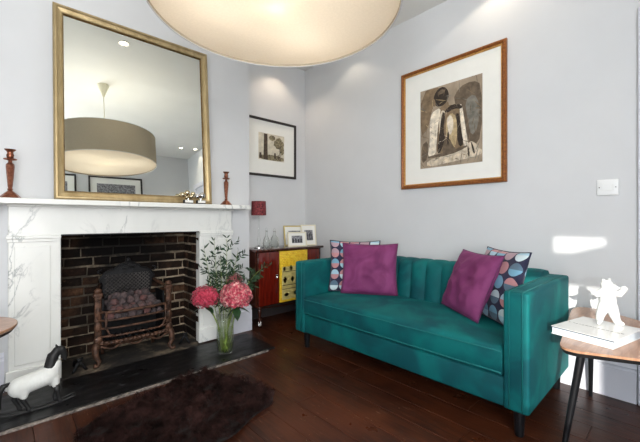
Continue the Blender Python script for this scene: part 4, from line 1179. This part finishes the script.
bm = BM(); tube(bm, [(bx0+.075+.71*k/20, by0+.045, .20-.02*math.sin(PI*k/20)) for k in range(21)], .006, 6)
tube(bm, [(bx0+.04, by0+.045, .10), (bx0+.11, by0+.045, .10)], .004, 6); obj('stretcher', bm, M['dark_mahogany'], sb, True)

# lamp on the sideboard
tl = thing('table_lamp', 'small table lamp with patterned dark red shade and clear stem on the sideboard', 'table lamp', (1.99, 3.10, .80))
bm = BM(); lathe(bm, [(.05, 0), (.05, .01), (.03, .022), (.012, .03)], (1.99, 3.10, .801), 28); obj('base', bm, M['chrome'], tl, True, auto=40)
bm = BM(); lathe(bm, [(.012, .03), (.014, .06), (.018, .09), (.010, .13), (.008, .2), (.008, .36)], (1.99, 3.10, .80), 20); obj('stem', bm, M['glass'], tl, True)
bm = BM(); lathe(bm, [(.079, .35), (.075, .50), (.073, .50), (.077, .35), (.079, .35)], (1.99, 3.10, .80), 40, cap=False); obj('lamp_shade', bm, M['red_lamp'], tl, True, auto=50)
bm = BM(); tube(bm, [(1.99-.076, 3.10, 1.20), (1.99+.076, 3.10, 1.20)], .002, 5); tube(bm, [(1.99, 3.10, 1.16), (1.99, 3.10, 1.22)], .008, 8); obj('lamp_holder', bm, M['brass'], tl)
# glass decanters
def decanter(loc, prof, label):
    t = thing('glass_decanter', label, 'decanter', loc, group='clear glass decanters on the sideboard')
    bm = BM(); inner = [(max(.0008, r-.0025), z) for r, z in reversed(prof)]; inner[-1] = (inner[-1][0], .006)
    lathe(bm, [(.001, 0)]+prof+inner+[(.001, .006)], n=28, cap=False); obj('body', bm, M['glass'], t, True, world=False)
    h = prof[-1][1]
    bm = BM(); lathe(bm, [(.006, h-.012), (.007, h), (.012, h+.012), (.009, h+.026), (.002, h+.032)], n=16); obj('stopper', bm, M['glass'], t, True, world=False)
decanter((2.06, 3.06, .8005), [(.034, 0), (.036, .01), (.040, .05), (.034, .09), (.014, .13), (.010, .16), (.013, .185)], 'taller clear glass decanter beside the small red shaded lamp')
decanter((2.165, 3.06, .8005), [(.040, 0), (.046, .015), (.050, .06), (.042, .10), (.018, .135), (.012, .155), (.016, .18)], 'rounder clear glass decanter next to the white photo frame')
# photo frames (lean slightly back)
def photo(loc, w, h, rz, fm, label, img, bw=.014, lean=9):
    t = thing('photo_frame', label, 'photo frame', loc, (R(-lean), 0, R(rz)))
    bm = BM(); frame_mesh(bm, w, h, [(0, 0), (0, .012), (.003, .015), (bw, .012), (bw, 0)], I4); obj('frame', bm, fm, t, world=False)
    bm = BM(); box(bm, -w/2+bw-.002, w/2-bw+.002, -.006, -.001, bw-.002, h-bw+.002); obj('mount', bm, M['paper'], t, world=False)
    bm = BM(); a = .22; poly(bm, [(-w*(.5-a), -.0065, h*.24), (w*(.5-a), -.0065, h*.24), (w*(.5-a), -.0065, h*.74), (-w*(.5-a), -.0065, h*.74)]); ph_ = obj('photograph', bm, img, t, world=False)
    bm = BM(); r_ = random.Random(int(w*1000)); nn = 4
    for k in range(nn):
        x = -w*(.5-a)+w*(1-2*a)*(k+.5)/nn; hh = h*r_.uniform(.26, .38); ww = w*.05
        poly(bm, [(x-ww, -.0068, h*.26), (x+ww, -.0068, h*.26), (x+ww*.8, -.0068, h*.26+hh*.75), (x, -.0068, h*.26+hh), (x-ww*.8, -.0068, h*.26+hh*.75)])
    obj('figures_in_photo', bm, M['photo_dark'], ph_, world=False)
    bm = BM(); box(bm, -.012, .012, .003, .006, 0, h*.7, mat=Matrix.Rotation(R(lean+14), 4, 'X') @ Matrix.Translation((0, 0, 0)) if False else None); obj('backing', bm, M['black_paint'], t, world=False)
photo((2.50, 3.12, .8005), .27, .235, -14, M['gold_small'], 'pale gold photo frame standing behind the white ones on the sideboard', M['photo_grey'])
photo((2.425, 2.985, .8005), .235, .165, -14, M['cream_frame'], 'wide white photo frame with a group photograph, front of the three', M['photo_grey'])
photo((2.64, 3.03, .8005), .19, .245, -18, M['cream_frame'], 'tall white photo frame nearest the sofa on the sideboard', M['photo_grey'])

# ------------------------------------------------------------------ lights
C.world = bpy.data.worlds.new('sky'); C.world.use_nodes = True
wt = C.world.node_tree; bg = wt.nodes['Background']
bg.inputs[0].default_value = (.78, .88, 1, 1); bg.inputs[1].default_value = 1.6
sun = bpy.data.lights.new('sun', 'SUN'); sun.energy = 4.6; sun.angle = R(.6); sun.color = (1, .95, .86)
so_ = bpy.data.objects.new('sun', sun); COL.objects.link(so_)
so_.rotation_euler = Vector((.287, .092, -.068)).to_track_quat('-Z', 'Y').to_euler()
def area(name, loc, size, sy, energy, d, col):
    L = bpy.data.lights.new(name, 'AREA'); L.shape = 'RECTANGLE'; L.size = size; L.size_y = sy; L.energy = energy; L.color = col
    o = bpy.data.objects.new(name, L); COL.objects.link(o); o.location = loc; o.rotation_euler = Vector(d).to_track_quat('-Z', 'Y').to_euler()
    return o
area('added_fill_back', ((W2[0]+W2[1])/2, YR-.2, (W2[2]+W2[3])/2), W2[1]-W2[0], W2[3]-W2[2], 112, (0, 1, 0), (1, .99, .97))  # added fill panel behind the invented back window, brightens the whole room
area('added_fill_side', (XL-.2, (W1[0]+W1[1])/2, (W1[2]+W1[3])/2), .5, .75, 36, (1, 0, 0), (.88, .94, 1)).data.use_shadow = True  # added fill panel outside the side window, stands in for daylight
for k in range(3):
    bl = bpy.data.lights.new('added_diffuser_fill', 'POINT'); bl.energy = 3.6; bl.color = (1, .95, .87); bl.shadow_soft_size = .2  # added lights that brighten the diffuser evenly; the lamp itself seems off
    o = bpy.data.objects.new('added_diffuser_fill', bl); COL.objects.link(o); o.parent = pl; o.location = (.27*math.cos(k*2.094+.4), .27*math.sin(k*2.094+.4), .21)

# ------------------------------------------------------------------ camera
cam = bpy.data.cameras.new('camera'); co = bpy.data.objects.new('camera', cam); COL.objects.link(co); C.camera = co
cam.sensor_width = 36; cam.lens = 340/640*36; cam.clip_start = .02
cam.shift_y = -(220-221)/640*-1 if False else (220-221)/640
co.location = (0, 0, 1.1); th = R(47.1)
co.rotation_euler = (R(90), 0, th-R(90))
C.view_settings.view_transform = 'Standard'; C.view_settings.look = 'None'; C.view_settings.gamma = 1
C.view_settings.use_curve_mapping = False; C.view_settings.exposure = 0.28
